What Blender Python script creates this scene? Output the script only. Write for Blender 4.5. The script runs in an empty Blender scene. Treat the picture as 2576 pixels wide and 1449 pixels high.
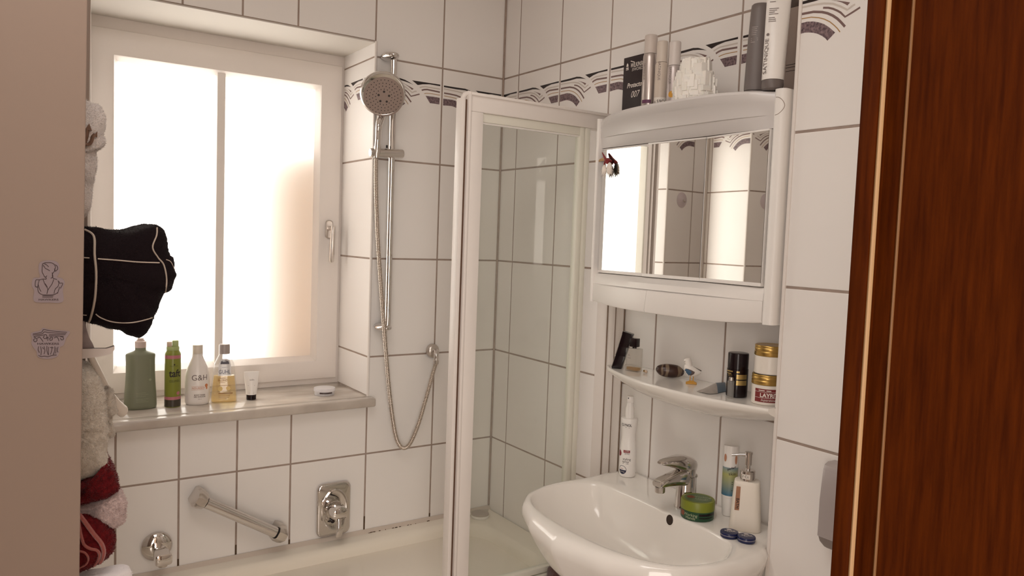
import bpy, bmesh, math, random
from mathutils import Vector, Matrix, noise
from mathutils.bvhtree import BVHTree
from mathutils.geometry import tessellate_polygon
random.seed(7)
sc = bpy.context.scene
col = sc.collection
V = Vector
PI = math.pi

# ------------------------------------------------------------------ camera
W, H = 2576, 1449
CAM = V((-1.5455714, -2.38217884, 1.61003278))
YAW, PITCH, ROLL, FPX = 0.5960821454, -0.0645358823, 0.0363060849, 1914.780720
F = V((math.sin(YAW) * math.cos(PITCH), math.cos(YAW) * math.cos(PITCH), math.sin(PITCH)))
_r = V((math.cos(YAW), -math.sin(YAW), 0)); _u = _r.cross(F)
R = math.cos(ROLL) * _r + math.sin(ROLL) * _u
U = -math.sin(ROLL) * _r + math.cos(ROLL) * _u
cd = bpy.data.cameras.new('camera'); cam = bpy.data.objects.new('camera', cd); col.objects.link(cam)
cam.matrix_world = Matrix(((R.x, U.x, -F.x, CAM.x), (R.y, U.y, -F.y, CAM.y), (R.z, U.z, -F.z, CAM.z), (0, 0, 0, 1)))
cd.sensor_width = 36; cd.lens = FPX / W * 36; cd.clip_start = 0.01
sc.camera = cam

def ray(x, y):
    return R * ((x - W / 2) / FPX) - U * ((y - H / 2) / FPX) + F
def P(ax, v, x, y):
    """point of the plane (axis ax = v) seen at pixel x, y"""
    d = ray(x, y); return CAM + d * ((v - CAM[ax]) / d[ax])
def scale_at(p):
    return FPX / ((V(p) - CAM).dot(F))

# ------------------------------------------------------------------ materials
def lin(h):
    if not isinstance(h, str): return tuple(h)
    h = h.lstrip('#'); out = []
    for i in (0, 2, 4):
        c = int(h[i:i + 2], 16) / 255
        out.append(c / 12.92 if c <= .04045 else ((c + .055) / 1.055) ** 2.4)
    return tuple(out)
MATS = {}
def mat(name, c, rough=.45, metal=0., spec=.5, coat=0., var=0., vscale=20., bump=0., bscale=200., sheen=0., stretch=None, c2=None, alpha=1., sss=0.):
    if name in MATS: return MATS[name]
    m = bpy.data.materials.new(name); m.use_nodes = True
    nt = m.node_tree; N = nt.nodes; L = nt.links
    b = N['Principled BSDF']; c = lin(c)
    b.inputs['Base Color'].default_value = (*c, 1); b.inputs['Metallic'].default_value = metal
    b.inputs['Roughness'].default_value = rough; b.inputs['Specular IOR Level'].default_value = spec
    b.inputs['Coat Weight'].default_value = coat; b.inputs['Coat Roughness'].default_value = .08
    if sheen: b.inputs['Sheen Weight'].default_value = sheen; b.inputs['Sheen Roughness'].default_value = .4
    if sss: b.inputs['Subsurface Weight'].default_value = sss; b.inputs['Subsurface Radius'].default_value = (.01, .008, .006)
    tc = N.new('ShaderNodeTexCoord'); mp = N.new('ShaderNodeMapping'); L.new(tc.outputs['Object'], mp.inputs['Vector'])
    if stretch: mp.inputs['Scale'].default_value = stretch
    n = N.new('ShaderNodeTexNoise'); n.inputs['Scale'].default_value = vscale; n.inputs['Detail'].default_value = 5
    L.new(mp.outputs['Vector'], n.inputs['Vector'])
    if var or c2:
        r = N.new('ShaderNodeValToRGB'); d = lin(c2) if c2 else tuple(max(0, x * (1 - var)) for x in c)
        r.color_ramp.elements[0].color = (*d, 1); r.color_ramp.elements[1].color = (*c, 1)
        r.color_ramp.elements[0].position = .3; r.color_ramp.elements[1].position = .7
        L.new(n.outputs['Fac'], r.inputs['Fac']); L.new(r.outputs['Color'], b.inputs['Base Color'])
    else:
        mr = N.new('ShaderNodeMapRange'); mr.inputs['To Min'].default_value = max(.01, rough * .9); mr.inputs['To Max'].default_value = min(1, rough * 1.1)
        L.new(n.outputs['Fac'], mr.inputs['Value']); L.new(mr.outputs['Result'], b.inputs['Roughness'])
    if bump:
        n2 = N.new('ShaderNodeTexNoise'); n2.inputs['Scale'].default_value = bscale; n2.inputs['Detail'].default_value = 3
        L.new(mp.outputs['Vector'], n2.inputs['Vector'])
        bp = N.new('ShaderNodeBump'); bp.inputs['Strength'].default_value = bump; bp.inputs['Distance'].default_value = .002
        L.new(n2.outputs['Fac'], bp.inputs['Height']); L.new(bp.outputs['Normal'], b.inputs['Normal'])
    MATS[name] = m; return m
def clear_mat(name, tint, rough=.03, gloss=.9, haze=0., ior=1.45, edge=0.):
    """thin clear material: transparent with a Fresnel reflection"""
    m = bpy.data.materials.new(name); m.use_nodes = True
    nt = m.node_tree; N = nt.nodes; L = nt.links; N.remove(N['Principled BSDF'])
    o = N['Material Output']; t = N.new('ShaderNodeBsdfTransparent'); t.inputs['Color'].default_value = (*tint, 1)
    if edge:                                                  # longer way through the wall near the outline
        lw = N.new('ShaderNodeLayerWeight'); lw.inputs['Blend'].default_value = .35; rp_ = N.new('ShaderNodeValToRGB'); L.new(lw.outputs['Facing'], rp_.inputs['Fac'])
        rp_.color_ramp.elements[0].color = (*tint, 1); rp_.color_ramp.elements[0].position = .35; rp_.color_ramp.elements[1].color = (*[x * (1 - edge) for x in tint], 1); L.new(rp_.outputs['Color'], t.inputs['Color'])
    g = N.new('ShaderNodeBsdfGlossy'); g.inputs['Roughness'].default_value = rough; g.inputs['Color'].default_value = (gloss,) * 3 + (1,)
    fr = N.new('ShaderNodeFresnel'); fr.inputs['IOR'].default_value = ior
    ge = N.new('ShaderNodeNewGeometry'); mu = N.new('ShaderNodeMath'); mu.operation = 'SUBTRACT'; mu.use_clamp = True   # no reflection from the far face
    L.new(fr.outputs[0], mu.inputs[0]); L.new(ge.outputs['Backfacing'], mu.inputs[1])
    mx = N.new('ShaderNodeMixShader'); L.new(mu.outputs[0], mx.inputs[0]); L.new(t.outputs[0], mx.inputs[1]); L.new(g.outputs[0], mx.inputs[2])
    last = mx
    if haze:
        d = N.new('ShaderNodeBsdfDiffuse'); d.inputs['Color'].default_value = (*tint, 1)
        m2 = N.new('ShaderNodeMixShader'); m2.inputs[0].default_value = haze
        L.new(mx.outputs[0], m2.inputs[1]); L.new(d.outputs[0], m2.inputs[2]); last = m2
    L.new(last.outputs[0], o.inputs['Surface'])
    MATS[name] = m; return m

M_TILE = mat('tile_glaze', (.84, .805, .78), .30, spec=.4)
M_GROUT = mat('grout', (.40, .315, .27), .9, spec=.1, var=.18, vscale=30)
M_PLASTER = mat('plaster_white', (.80, .75, .69), .8, spec=.2, bump=.1, bscale=90)
M_CEIL = mat('ceiling_paint', (.86, .82, .78), .9, spec=.1, bump=.05)
M_FLOOR = mat('floor_tile', (.66, .60, .54), .4, var=.2, vscale=4)
M_PVC = mat('white_pvc', (.79, .735, .695), .35, spec=.4)
M_PLAST = mat('white_plastic', (.85, .815, .785), .3, spec=.45)
M_CER = mat('white_ceramic', (.87, .835, .79), .12, spec=.55, coat=.3)
M_ENAM = mat('bath_enamel', (.86, .80, .70), .15, spec=.5, coat=.2)
M_CHROME = mat('chrome', (.69, .655, .63), .07, metal=1)
M_CHROMEB = mat('brushed_chrome', (.66, .62, .58), .24, metal=1)
M_STEEL = mat('satin_metal', (.62, .57, .53), .3, metal=1)
M_BLACK = mat('black_plastic', (.010, .004, .005), .2, spec=.35)
M_RUB = mat('black_rubber', (.01, .006, .006), .6)
M_INK = mat('black_ink', (.02, .012, .012), .6)
M_SIL = mat('sealant', (.60, .52, .45), .5)

# ------------------------------------------------------------------ mesh builder
class MB:
    def __init__(s, T=None): s.v = []; s.f = []; s.m = []; s.T = T
    def add(s, vs, fs, mi=0):
        b = len(s.v); s.v += [V(p) for p in vs]
        for k, f in enumerate(fs):
            s.f.append([i + b for i in f]); s.m.append(mi[k] if isinstance(mi, (list, tuple)) else mi)
        return s
    def box(s, a, b, bev=0., mi=0, seg=2, X=None):
        bm = bmesh.new(); bmesh.ops.create_cube(bm, size=1)
        a = V(a); b = V(b); c = (a + b) / 2; d = b - a
        for v in bm.verts: v.co = V((c.x + v.co.x * d.x, c.y + v.co.y * d.y, c.z + v.co.z * d.z))
        if bev: bmesh.ops.bevel(bm, geom=list(bm.edges), offset=bev, segments=seg, profile=.5, affect='EDGES')
        if X is not None: bm.transform(X)
        bm.verts.index_update()
        s.add([v.co.copy() for v in bm.verts], [[v.index for v in f.verts] for f in bm.faces], mi); bm.free(); return s
    def loft(s, rings, mi=0, cap=True, capmi=None):
        n = len(rings[0]); vs = [p for r in rings for p in r]; fs = []; ms = []
        for i in range(len(rings) - 1):
            for j in range(n):
                k = (j + 1) % n
                fs.append([i * n + j, i * n + k, (i + 1) * n + k, (i + 1) * n + j]); ms.append(mi[i] if isinstance(mi, list) else mi)
        if cap:
            fs.append(list(range(n))[::-1]); ms.append(mi[0] if isinstance(mi, list) else mi)
            fs.append([(len(rings) - 1) * n + j for j in range(n)]); ms.append(mi[-1] if isinstance(mi, list) else mi)
        return s.add(vs, fs, ms)
    def lathe(s, c, prof, seg=36, mi=0, sx=1., sy=1., X=None, cap=True, pw=2.):
        """profile (radius, height); X turns the axis; pw>2 squares the section"""
        c = V(c); rings = []
        for r, z in prof:
            ring = []
            for k in range(seg):
                t = 2 * PI * k / seg; cx, sy_ = math.cos(t), math.sin(t)
                if pw != 2.:
                    cx = math.copysign(abs(cx) ** (2 / pw), cx); sy_ = math.copysign(abs(sy_) ** (2 / pw), sy_)
                p = V((max(r, 1e-5) * sx * cx, max(r, 1e-5) * sy * sy_, z))
                ring.append(c + (X @ p if X is not None else p))
            rings.append(ring)
        return s.loft(rings, mi, cap)
    def tube(s, path, r, seg=10, mi=0, cap=True, flat=1.):
        path = [V(p) for p in path]; rings = []; t0 = (path[1] - path[0]).normalized()
        n = t0.orthogonal().normalized()
        for i, p in enumerate(path):
            t = (path[min(i + 1, len(path) - 1)] - path[max(i - 1, 0)]).normalized()
            n = (n - t * n.dot(t)).normalized(); b = t.cross(n); rr = r[i] if isinstance(r, (list, tuple)) else r
            rings.append([p + rr * (math.cos(2 * PI * k / seg) * n + flat * math.sin(2 * PI * k / seg) * b) for k in range(seg)])
        return s.loft(rings, mi, cap)
    def prism(s, pts, o, ux, uy, un, d, mi=0, capmi=None):
        o = V(o); ux = V(ux); uy = V(uy); un = V(un); n = len(pts)
        a = [o + ux * x + uy * y for x, y in pts]; b = [p + un * d for p in a]
        s.add(a + b, [[j, (j + 1) % n, n + (j + 1) % n, n + j] for j in range(n)] + [list(range(n))[::-1], [n + j for j in range(n)]], mi); return s
    def patch(s, fn, u0, u1, v0, v1, nu=8, nv=1, mi=0):
        vs = [fn(u0 + (u1 - u0) * i / nu, v0 + (v1 - v0) * j / nv) for j in range(nv + 1) for i in range(nu + 1)]
        fs = [[j * (nu + 1) + i, j * (nu + 1) + i + 1, (j + 1) * (nu + 1) + i + 1, (j + 1) * (nu + 1) + i] for j in range(nv) for i in range(nu)]
        return s.add(vs, fs, mi)
    def poly2(s, pts, fn, mi=0):
        tri = tessellate_polygon([[V((x, y, 0)) for x, y in pts]])
        return s.add([fn(x, y) for x, y in pts], [list(t) for t in tri], mi)
    def disc(s, u, v, r, fn, mi=0, n=20, ry=None, a0=0., a1=2 * PI):
        full = abs(a1 - a0 - 2 * PI) < 1e-6; m = n if full else n + 1; ry = ry or r; vs = [fn(u, v)]; fs = []
        for q in (.34, .67, 1.):
            vs += [fn(u + q * r * math.cos(a0 + (a1 - a0) * k / n), v + q * ry * math.sin(a0 + (a1 - a0) * k / n)) for k in range(m)]
        for k in range(n):
            k2 = (k + 1) % m; fs.append([0, 1 + k, 1 + k2])
            for t in (0, 1): fs.append([1 + t * m + k, 1 + (t + 1) * m + k, 1 + (t + 1) * m + k2, 1 + t * m + k2])
        return s.add(vs, fs, mi)
    def stroke(s, pts, w, fn, mi=0):
        for a, b in zip(pts, pts[1:]):
            a = V((*a, 0)); b = V((*b, 0)); d = (b - a)
            if d.length < 1e-9: continue
            d.normalize(); n = V((-d.y, d.x, 0)) * w / 2; a = a - d * w * .3; b = b + d * w * .3
            s.add([fn(q.x, q.y) for q in (a - n, b - n, b + n, a + n)], [[0, 1, 2, 3]], mi)
        return s
    def text(s, t, size, fn, u=0., v=0., mi=0, align='CENTER', shear=0., sx=1., rot=0., bold=0., maxw=None):
        vs, fs, w = glyphs(t, size, align, shear, bold)
        if maxw and w > maxw: sx *= maxw / w
        cr, sr = math.cos(rot), math.sin(rot)
        return s.add([fn(u + (x * sx) * cr - y * sr, v + (x * sx) * sr + y * cr) for x, y in vs], fs, mi)
    def build(s, name, mats, parent=None, smooth=True, angle=40, kind=None, label=None, solid=True):
        if not isinstance(mats, (list, tuple)): mats = [mats]
        root = parent
        while root is not None and root.parent: root = root.parent
        off = V(root.location) if root is not None else V((0, 0, 0))
        vs = [(s.T @ p if s.T is not None else p) - off for p in s.v]
        me = bpy.data.meshes.new(name); me.from_pydata([tuple(p) for p in vs], [], s.f); me.validate()
        for m in mats: me.materials.append(m)
        if len(me.polygons) == len(s.m): me.polygons.foreach_set('material_index', s.m)
        if solid:
            bm = bmesh.new(); bm.from_mesh(me); bmesh.ops.recalc_face_normals(bm, faces=bm.faces); bm.to_mesh(me); bm.free()
        if smooth:
            me.shade_smooth(); me.set_sharp_from_angle(angle=math.radians(angle))
        o = bpy.data.objects.new(name, me); col.objects.link(o)
        if parent is not None: o.parent = parent
        if kind: o['kind'] = kind
        if label: o['label'] = label
        return o
_gc = {}
def glyphs(t, size, align, shear, bold):
    k = (t, round(size, 6), align, shear, bold)
    if k in _gc: return _gc[k]
    cu = bpy.data.curves.new('t', 'FONT'); cu.body = t; cu.size = size; cu.align_x = align; cu.align_y = 'CENTER'; cu.shear = shear
    cu.resolution_u = 3; cu.offset = bold * size
    o = bpy.data.objects.new('t', cu); col.objects.link(o)
    dg = bpy.context.evaluated_depsgraph_get(); me = bpy.data.meshes.new_from_object(o.evaluated_get(dg))
    vs = [(v.co.x, v.co.y) for v in me.vertices]; fs = [list(p.vertices) for p in me.polygons]
    bpy.data.objects.remove(o); bpy.data.curves.remove(cu); bpy.data.meshes.remove(me)
    w = (max(x for x, y in vs) - min(x for x, y in vs)) if vs else 0
    _gc[k] = (vs, fs, w); return _gc[k]
def thing(name, label, cat, loc, group=None):
    o = bpy.data.objects.new(name, None); col.objects.link(o); o.location = loc; o.empty_display_size = .03
    o['label'] = label; o['category'] = cat
    if group: o['group'] = group
    return o
def structure(name):
    o = bpy.data.objects.new(name, None); col.objects.link(o); o['kind'] = 'structure'; return o
def facing(pos, turn=0.):
    """local frame whose -Y side looks at the photographer's side of the room"""
    pos = V(pos); d = V((CAM.x - pos.x, CAM.y - pos.y)); a = math.atan2(d.y, d.x)
    return Matrix.Translation(pos) @ Matrix.Rotation(a + PI / 2 + turn, 4, 'Z')
def stand(z, px, py, wpx, ratio=1.):
    """centre of a round base of pixel width wpx whose front edge touches height z at px, py; returns centre, metres per pixel"""
    f = P(2, z, px, py); d = (f - CAM); d.z = 0; d.normalize(); k = 1 / scale_at(f)
    c = f + d * (wpx / 2 * k * ratio); return c, 1 / scale_at(c)
def at_x(x, px, z):
    """point with this world x and z on the vertical line through pixel column px (near row 200)"""
    p = P(0, x, px, 200); q = P(0, x, px - 4, 300)
    t = (z - p.z) / (q.z - p.z); return V((x, p.y + (q.y - p.y) * t, z))
def cylmap(r, off=.0004, th0=-PI / 2, sx=1., sy=1.):
    rf = r if callable(r) else (lambda v: r)
    def fn(u, v):
        q = rf(v); th = th0 + u / q
        return V(((q * sx + off) * math.cos(th), (q * sy + off) * math.sin(th), v))
    return fn
def prof_r(prof):
    p = sorted(((z, r) for r, z in prof))
    def f(v):
        for (z0, r0), (z1, r1) in zip(p, p[1:]):
            if z0 <= v <= z1: return r0 + (r1 - r0) * ((v - z0) / (z1 - z0) if z1 > z0 else 0)
        return p[-1][1] if v > p[-1][0] else p[0][1]
    return f
def rr(hx, hy, r, n=6, cx=0., cy=0.):
    pts = []
    for qx, qy, a0 in ((1, 1, 0), (-1, 1, 90), (-1, -1, 180), (1, -1, 270)):
        for k in range(n + 1):
            a = math.radians(a0 + 90 * k / n); pts.append((cx + qx * (hx - r) + r * math.cos(a), cy + qy * (hy - r) + r * math.sin(a)))
    return pts
def smooth_path(pts, n=8, closed=False):
    pts = [V(p) for p in pts]; out = []; m = len(pts)
    for i in range(m if closed else m - 1):
        g = (lambda k: pts[k % m]) if closed else (lambda k: pts[max(0, min(m - 1, k))])
        p0, p1, p2, p3 = g(i - 1), g(i), g(i + 1), g(i + 2)
        for k in range(n):
            t = k / n
            out.append(.5 * ((2 * p1) + (p2 - p0) * t + (2 * p0 - 5 * p1 + 4 * p2 - p3) * t * t + (3 * p1 - p0 - 3 * p2 + p3) * t ** 3))
    if not closed: out.append(pts[-1])
    return out
def bvh_of(mb):
    return BVHTree.FromPolygons([tuple(mb.T @ p if mb.T is not None else p) for p in mb.v], mb.f)
def cast(bvh, px, py):
    d = ray(px, py).normalized(); h = bvh.ray_cast(CAM, d); return h[0], h[1]

# ------------------------------------------------------------------ the room
Z5 = .8601; TH = 1 / 3; ROWS = [Z5 + k * TH for k in range(-3, 7)]     # horizontal joints
CEIL, FLOOR = 2.56, .08
V0, WL, XL, PX, PE = -.507, -1.335, -1.76, -.1224, -1.3421               # window edges, left wall, pillar face, pillar edge
HEAD, SILL, REV = 2.2425, 1.06, .27
BS = [0, -.0979, -.3413, -.590, -.836, -1.0844, -1.331]                   # vertical joints of the basin wall
AS = [0, -.254, V0, -.766, -.934, -1.1016, -1.27, -1.52, XL]
FRZ = {
 'bL': [(.023,.827),(.218,.827),(.361,.829),(.432,.82),(.503,.801),(.559,.782),(.514,.792),(.444,.803),(.362,.811),(.219,.808),(.024,.81)],
 'bR': [(.535,.827),(.966,.829),(.967,.813),(.801,.815),(.697,.804),(.622,.788)],
 'gyL': [(.025,.793),(.148,.789),(.242,.786),(.324,.779),(.407,.763),(.479,.734),(.541,.704),(.579,.719),(.608,.725)],
 'gyR': [(.653,.766),(.69,.776),(.737,.784),(.86,.783),(.966,.782)],
 'w': [(.385,.787),(.425,.78),(.466,.77),(.517,.757),(.563,.744),(.539,.73),(.518,.742),(.487,.757),(.436,.775)],
 'V': [(.316,.754),(.368,.745),(.41,.732),(.451,.714),(.483,.697),(.525,.665),(.587,.681),(.654,.7)],
 'mL': [(.029,.749),(.12,.748),(.225,.744),(.308,.729),(.361,.713),(.413,.69),(.456,.665),(.488,.641),(.53,.606)],
 'mR': [(.684,.742),(.721,.752),(.768,.758),(.862,.755),(.964,.751)],
 'oL': [(.032,.72),(.123,.718),(.207,.714),(.28,.699),(.333,.682),(.386,.658),(.429,.63),(.461,.606),(.488,.58)],
 'oR': [(.725,.713),(.762,.719),(.818,.723),(.893,.722),(.967,.72)],
 'grL': [(.018,.69),(.093,.691),(.167,.692),(.23,.684),(.283,.67),(.336,.651),(.378,.628),(.416,.603),(.443,.584),(.376,.544),(.354,.562),(.322,.581),(.279,.6),(.236,.613),(.194,.621),(.152,.626),(.088,.624),(.019,.62)],
 'grR': [(.745,.692),(.858,.694),(.965,.693),(.961,.625),(.813,.624),(.782,.656)]}
M_FR = [mat('decor_black', (.018, .010, .010), .3), mat('decor_grey', (.62, .56, .51), .35), mat('decor_mauve', (.20, .125, .115), .35),
        mat('decor_gold', (.42, .24, .09), .35), mat('decor_granite', (.30, .21, .22), .4, c2=(.045, .025, .035), vscale=170)]
def clip(pts, lo, hi):
    for s, lim in ((1, lo), (-1, hi)):
        out = []
        for i in range(len(pts)):
            a, b = pts[i - 1], pts[i]; ia = s * (a[0] - lim) >= 0; ib = s * (b[0] - lim) >= 0
            if ia != ib:
                t = (lim - a[0]) / (b[0] - a[0]); out.append((lim, a[1] + (b[1] - a[1]) * t))
            if ib: out.append(b)
        pts = out
        if len(pts) < 3: return []
    return pts
def ribbon(pts, w):
    top = []; bot = []
    for i, p in enumerate(pts):
        a = V(pts[max(0, i - 1)]); b = V(pts[min(len(pts) - 1, i + 1)]); d = V(((b.x - a.x) * .74, b.y - a.y)); d.normalize()
        n = V((-d.y / .74, d.x)) * w / 2; top.append((p[0] + n.x, p[1] + n.y)); bot.append((p[0] - n.x, p[1] - n.y))
    return top + bot[::-1]
def frieze(parent, runs, fn):
    """runs: (start coordinate, width, u_lo, u_hi); fn(s, z) -> point just proud of the glaze"""
    mb = MB()
    for s0, tw, lo, hi in runs:
        def g(u, v): return fn(s0 + u * tw, Z5 + 3 * TH + v * TH)
        for k, mi, w in (('bL', 0, 0), ('bR', 0, 0), ('gyL', 1, .012), ('gyR', 1, .012), ('w', 2, 0), ('V', 2, .012), ('mL', 2, .015),
                         ('mR', 2, .015), ('oL', 3, .006), ('oR', 3, .006), ('grL', 4, 0), ('grR', 4, 0)):
            pts = FRZ[k]
            if w:
                rb = ribbon(pts, w); n = len(pts)
                for i in range(n - 1):
                    q = clip([rb[i], rb[i + 1], rb[2 * n - 2 - i], rb[2 * n - 1 - i]], lo, hi)
                    if q: mb.add([g(*p) for p in q], [list(range(len(q)))], mi)
            else:
                q = clip(pts, lo, hi)
                if q: mb.poly2(q, g, mi)
    return mb.build('frieze', M_FR, parent, smooth=False, solid=False)
def cells(ss, zs, hole=None):
    out = []
    for a, b in zip(ss, ss[1:]):
        for c, d in zip(zs, zs[1:]):
            if not hole: out.append((a, b, c, d)); continue
            x0, x1, z0, z1 = hole; ox0, ox1, oz0, oz1 = max(a, x0), min(b, x1), max(c, z0), min(d, z1)
            if ox0 >= ox1 or oz0 >= oz1: out.append((a, b, c, d)); continue
            if a < ox0 - .004: out.append((a, ox0, c, d))
            if b > ox1 + .004: out.append((ox1, b, c, d))
            if c < oz0 - .004: out.append((ox0, ox1, c, oz0))
            if d > oz1 + .004: out.append((ox0, ox1, oz1, d))
    return out
def tile_skin(mb, rects, fn, g=.0060):
    """each tile a slightly pillowed slab in front of the grout bed; fn(s, z, height)"""
    for a, b, c, d in rects:
        if b - a < .012 or d - c < .012: continue
        h = g / 2; e = .0016
        o = [(a + h, c + h), (b - h, c + h), (b - h, d - h), (a + h, d - h)]; i_ = [(a + h + e, c + h + e), (b - h - e, c + h + e), (b - h - e, d - h - e), (a + h + e, d - h - e)]
        vs = [fn(x, z, -.0018) for x, z in o] + [fn(x, z, -.0005) for x, z in o] + [fn(x, z, 0) for x, z in i_]
        mb.add(vs, [[j, (j + 1) % 4, 4 + (j + 1) % 4, 4 + j] for j in range(4)] + [[4 + j, 4 + (j + 1) % 4, 8 + (j + 1) % 4, 8 + j] for j in range(4)] + [[8, 9, 10, 11]], 0)
def bed(mb, rects, fn):
    for a, b, c, d in rects: mb.add([fn(a, c, -.0016), fn(b, c, -.0016), fn(b, d, -.0016), fn(a, d, -.0016)], [[0, 1, 2, 3]], 1)
zs = [FLOOR] + [z for z in ROWS if FLOOR + .02 < z < CEIL - .01] + [CEIL]

# back wall with the window hole, its reveals tiled too
wa = structure('wall_back')
hole = (WL, V0, SILL - .03, HEAD)
fA = lambda s, z, h: V((s, -h, z))
rA = cells(sorted(AS), zs, hole)
mb = MB(); bed(mb, rA, fA); tile_skin(mb, rA, fA); mb.build('tiles', [M_TILE, M_GROUT], wa, smooth=False, solid=False)
mb = MB()
for a, b, c, d in cells([XL - .3, .15], [FLOOR - .1, CEIL + .1], hole):
    mb.box((a, .003, c), (b, .46, d))
mb.build('masonry', M_PLASTER, wa, smooth=False)
frieze(wa, [(V0, -V0 - .254, 0, 1), (-.254, .254, 0, 1), (-1.52, .25, 0, .74)], lambda s, z: V((s, -.0003, z)))
zr = [SILL] + [z for z in ROWS if SILL + .02 < z < HEAD - .01] + [HEAD]
fR = lambda s, z, h: V((V0 - .0018 - h, -s, z))
fL = lambda s, z, h: V((WL + .0018 + h, s, z))
mb = MB(); rc = cells([-REV, -.0], zr); bed(mb, rc, fR); tile_skin(mb, rc, fR)
rc = cells([0, .247, REV], zr); bed(mb, rc, fL); tile_skin(mb, rc, fL)
mb.build('reveal_tiles', [M_TILE, M_GROUT], wa, smooth=False, solid=False)
frieze(wa, [(-.335, .2467, .3, 1), (-.0883, .2467, 0, .34)], lambda s, z: V((V0 - .0021, -s, z)))
frieze(wa, [(.247 * .0, .247, 0, 1)], lambda s, z: V((WL + .0021, s, z)))

mb = MB()                                                     # mould in the joints just above the tub
for x_, h_ in ((-.2545, .012), (-.507, .045), (-.766, .014), (-.934, .03), (-1.1016, .02)): mb.box((x_ - .0024, -.0008, .5965), (x_ + .0024, .0005, .597 + h_))
mb.build('mould_stain', mat('mould_brown', (.09, .05, .025), .9), wa, smooth=False)
mb = MB(); rnd = random.Random(11)
for k in range(16):
    x_ = rnd.uniform(-.50, -.27); mb.box((x_, -.0135, .5846), (x_ + rnd.uniform(.002, .010), -.0115, .5862 + rnd.uniform(0, .001)))
o = mb.build('trim_7', mat('mould_brown', 0), smooth=False); o['kind'] = 'structure'

# basin wall, and the pillar that closes its niche
wb = structure('wall_right')
fB = lambda s, z, h: V((-h, -s, z))
sB = [-b for b in BS] + [-PE]
rB = cells(sB, zs)
mb = MB(); bed(mb, rB, fB); tile_skin(mb, rB, fB); mb.build('tiles', [M_TILE, M_GROUT], wb, smooth=False, solid=False)
frieze(wb, [(.0979 - .2467, .2467, .6, .985)] + [(-b, .2467, 0, 1) for b in BS[1:-1]], lambda s, z: V((-.0003, -s, z)))
mb = MB(); mb.box((.003, -2.7, FLOOR - .1), (.15, .46, CEIL + .1)); mb.build('masonry', M_PLASTER, wb, smooth=False)
wp = structure('wall_pillar')
fP = lambda s, z, h: V((PX - h, -s, z))
sP = [-PE + k * .2467 for k in range(4)]
rP = cells(sP, zs)
mb = MB(); bed(mb, rP, fP); tile_skin(mb, rP, fP)
fQ = lambda s, z, h: V((-s, PE + h, z))
rQ = cells([0, -PX], zs); bed(mb, rQ, fQ); tile_skin(mb, rQ, fQ)
mb.build('tiles', [M_TILE, M_GROUT], wp, smooth=False, solid=False)
mb = MB(); mb.box((PX + .003, PE - .74, FLOOR), (0, PE - .003, CEIL)); mb.build('masonry', M_PLASTER, wp, smooth=False)
frieze(wp, [(-PE - .024, .2467, .10, 1), (-PE + .2227, .2467, 0, 1)], lambda s, z: V((PX - .0003, -s, z)))
# left wall, front wall with the doorway, floor, ceiling
JX, JY, JL = -1.05, -2.0725, -1.765
wl = structure('wall_left')
fC = lambda s, z, h: V((XL + h, s, z))
rC = cells([JY - .01] + [-2.1 + k * .2467 for k in range(1, 9)] + [0], zs)
mb = MB(); bed(mb, rC, fC); tile_skin(mb, rC, fC); mb.build('tiles', [M_TILE, M_GROUT], wl, smooth=False, solid=False)
frieze(wl, [(-2.1 + k * .2467, .2467, .14 if k == 0 else 0, 1) for k in range(8)], lambda s, z: V((XL + .0003, s, z)))
mb = MB(); mb.box((XL - .15, JY - .012, FLOOR - .1), (XL - .003, .003, CEIL + .1)); mb.build('masonry', M_PLASTER, wl, smooth=False)
wf = structure('wall_front')
mb = MB(); mb.box((JX + .035, -2.24, FLOOR), (0, JY - .012, CEIL)); mb.box((JL - .04, -2.24, 2.12), (JX + .035, JY - .012, CEIL)); mb.box((XL - 2, -2.24, FLOOR), (JL - .035, JY - .0125, CEIL))
mb.build('wall_face', mat('wall_paint', (.72, .64, .56), .8), wf, smooth=False)
o = MB().box((XL - 2, -4.6, FLOOR - .1), (.15, .46, FLOOR)).build('floor', M_FLOOR, smooth=False); o['kind'] = 'structure'
o = MB().box((XL - 2, -4.6, CEIL), (.15, .46, CEIL + .1)).build('ceiling', M_CEIL, smooth=False); o['kind'] = 'structure'
hm = mat('hall_paint', (.70, .61, .53), .85)
hl = structure('wall_hall')
mb = MB(); mb.box((XL - 2, -4.7, FLOOR), (.15, -4.6, CEIL)); mb.box((XL - 2.1, -4.6, FLOOR), (XL - 2, -2.1, CEIL)); mb.box((.0, -4.6, FLOOR), (.15, -2.24, CEIL))
mb.build('wall_face', hm, hl, smooth=False)
# corner strips and joints
def strip(name, path, r, m):
    o = MB().tube(path, r, 10).build(name, m); o['kind'] = 'structure'; return o
strip('trim_1', [(V0 + .001, -.001, SILL), (V0 + .001, -.001, HEAD)], .0045, M_PVC)
strip('trim_2', [(WL - .001, -.001, SILL), (WL - .001, -.001, HEAD)], .0045, M_PVC)
o = MB().box((PX - .0035, PE - .004, FLOOR), (PX + .006, PE + .0035, CEIL), .0012).build('trim_3', M_PVC); o['kind'] = 'structure'
o = MB().prism([(0, 0), (.012, 0), (0, .012)], (XL, -.002, .5845), (0, -1, 0), (0, 0, 1), (1, 0, 0), -XL).build('trim_4', M_SIL); o['kind'] = 'structure'
o = MB().tube([(-.002, -.002, .6), (-.002, -.002, CEIL)], .0045, 8).build('trim_5', M_GROUT); o['kind'] = 'structure'
mb = MB()                                                     # the reveal's plastered head
mb.box((WL + .0012, .0005, HEAD - .004), (V0 - .0012, REV + .18, HEAD - .0005)); o = mb.build('trim_6', mat('head_plaster', (.62, .58, .53), .7), smooth=False); o['kind'] = 'structure'

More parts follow.
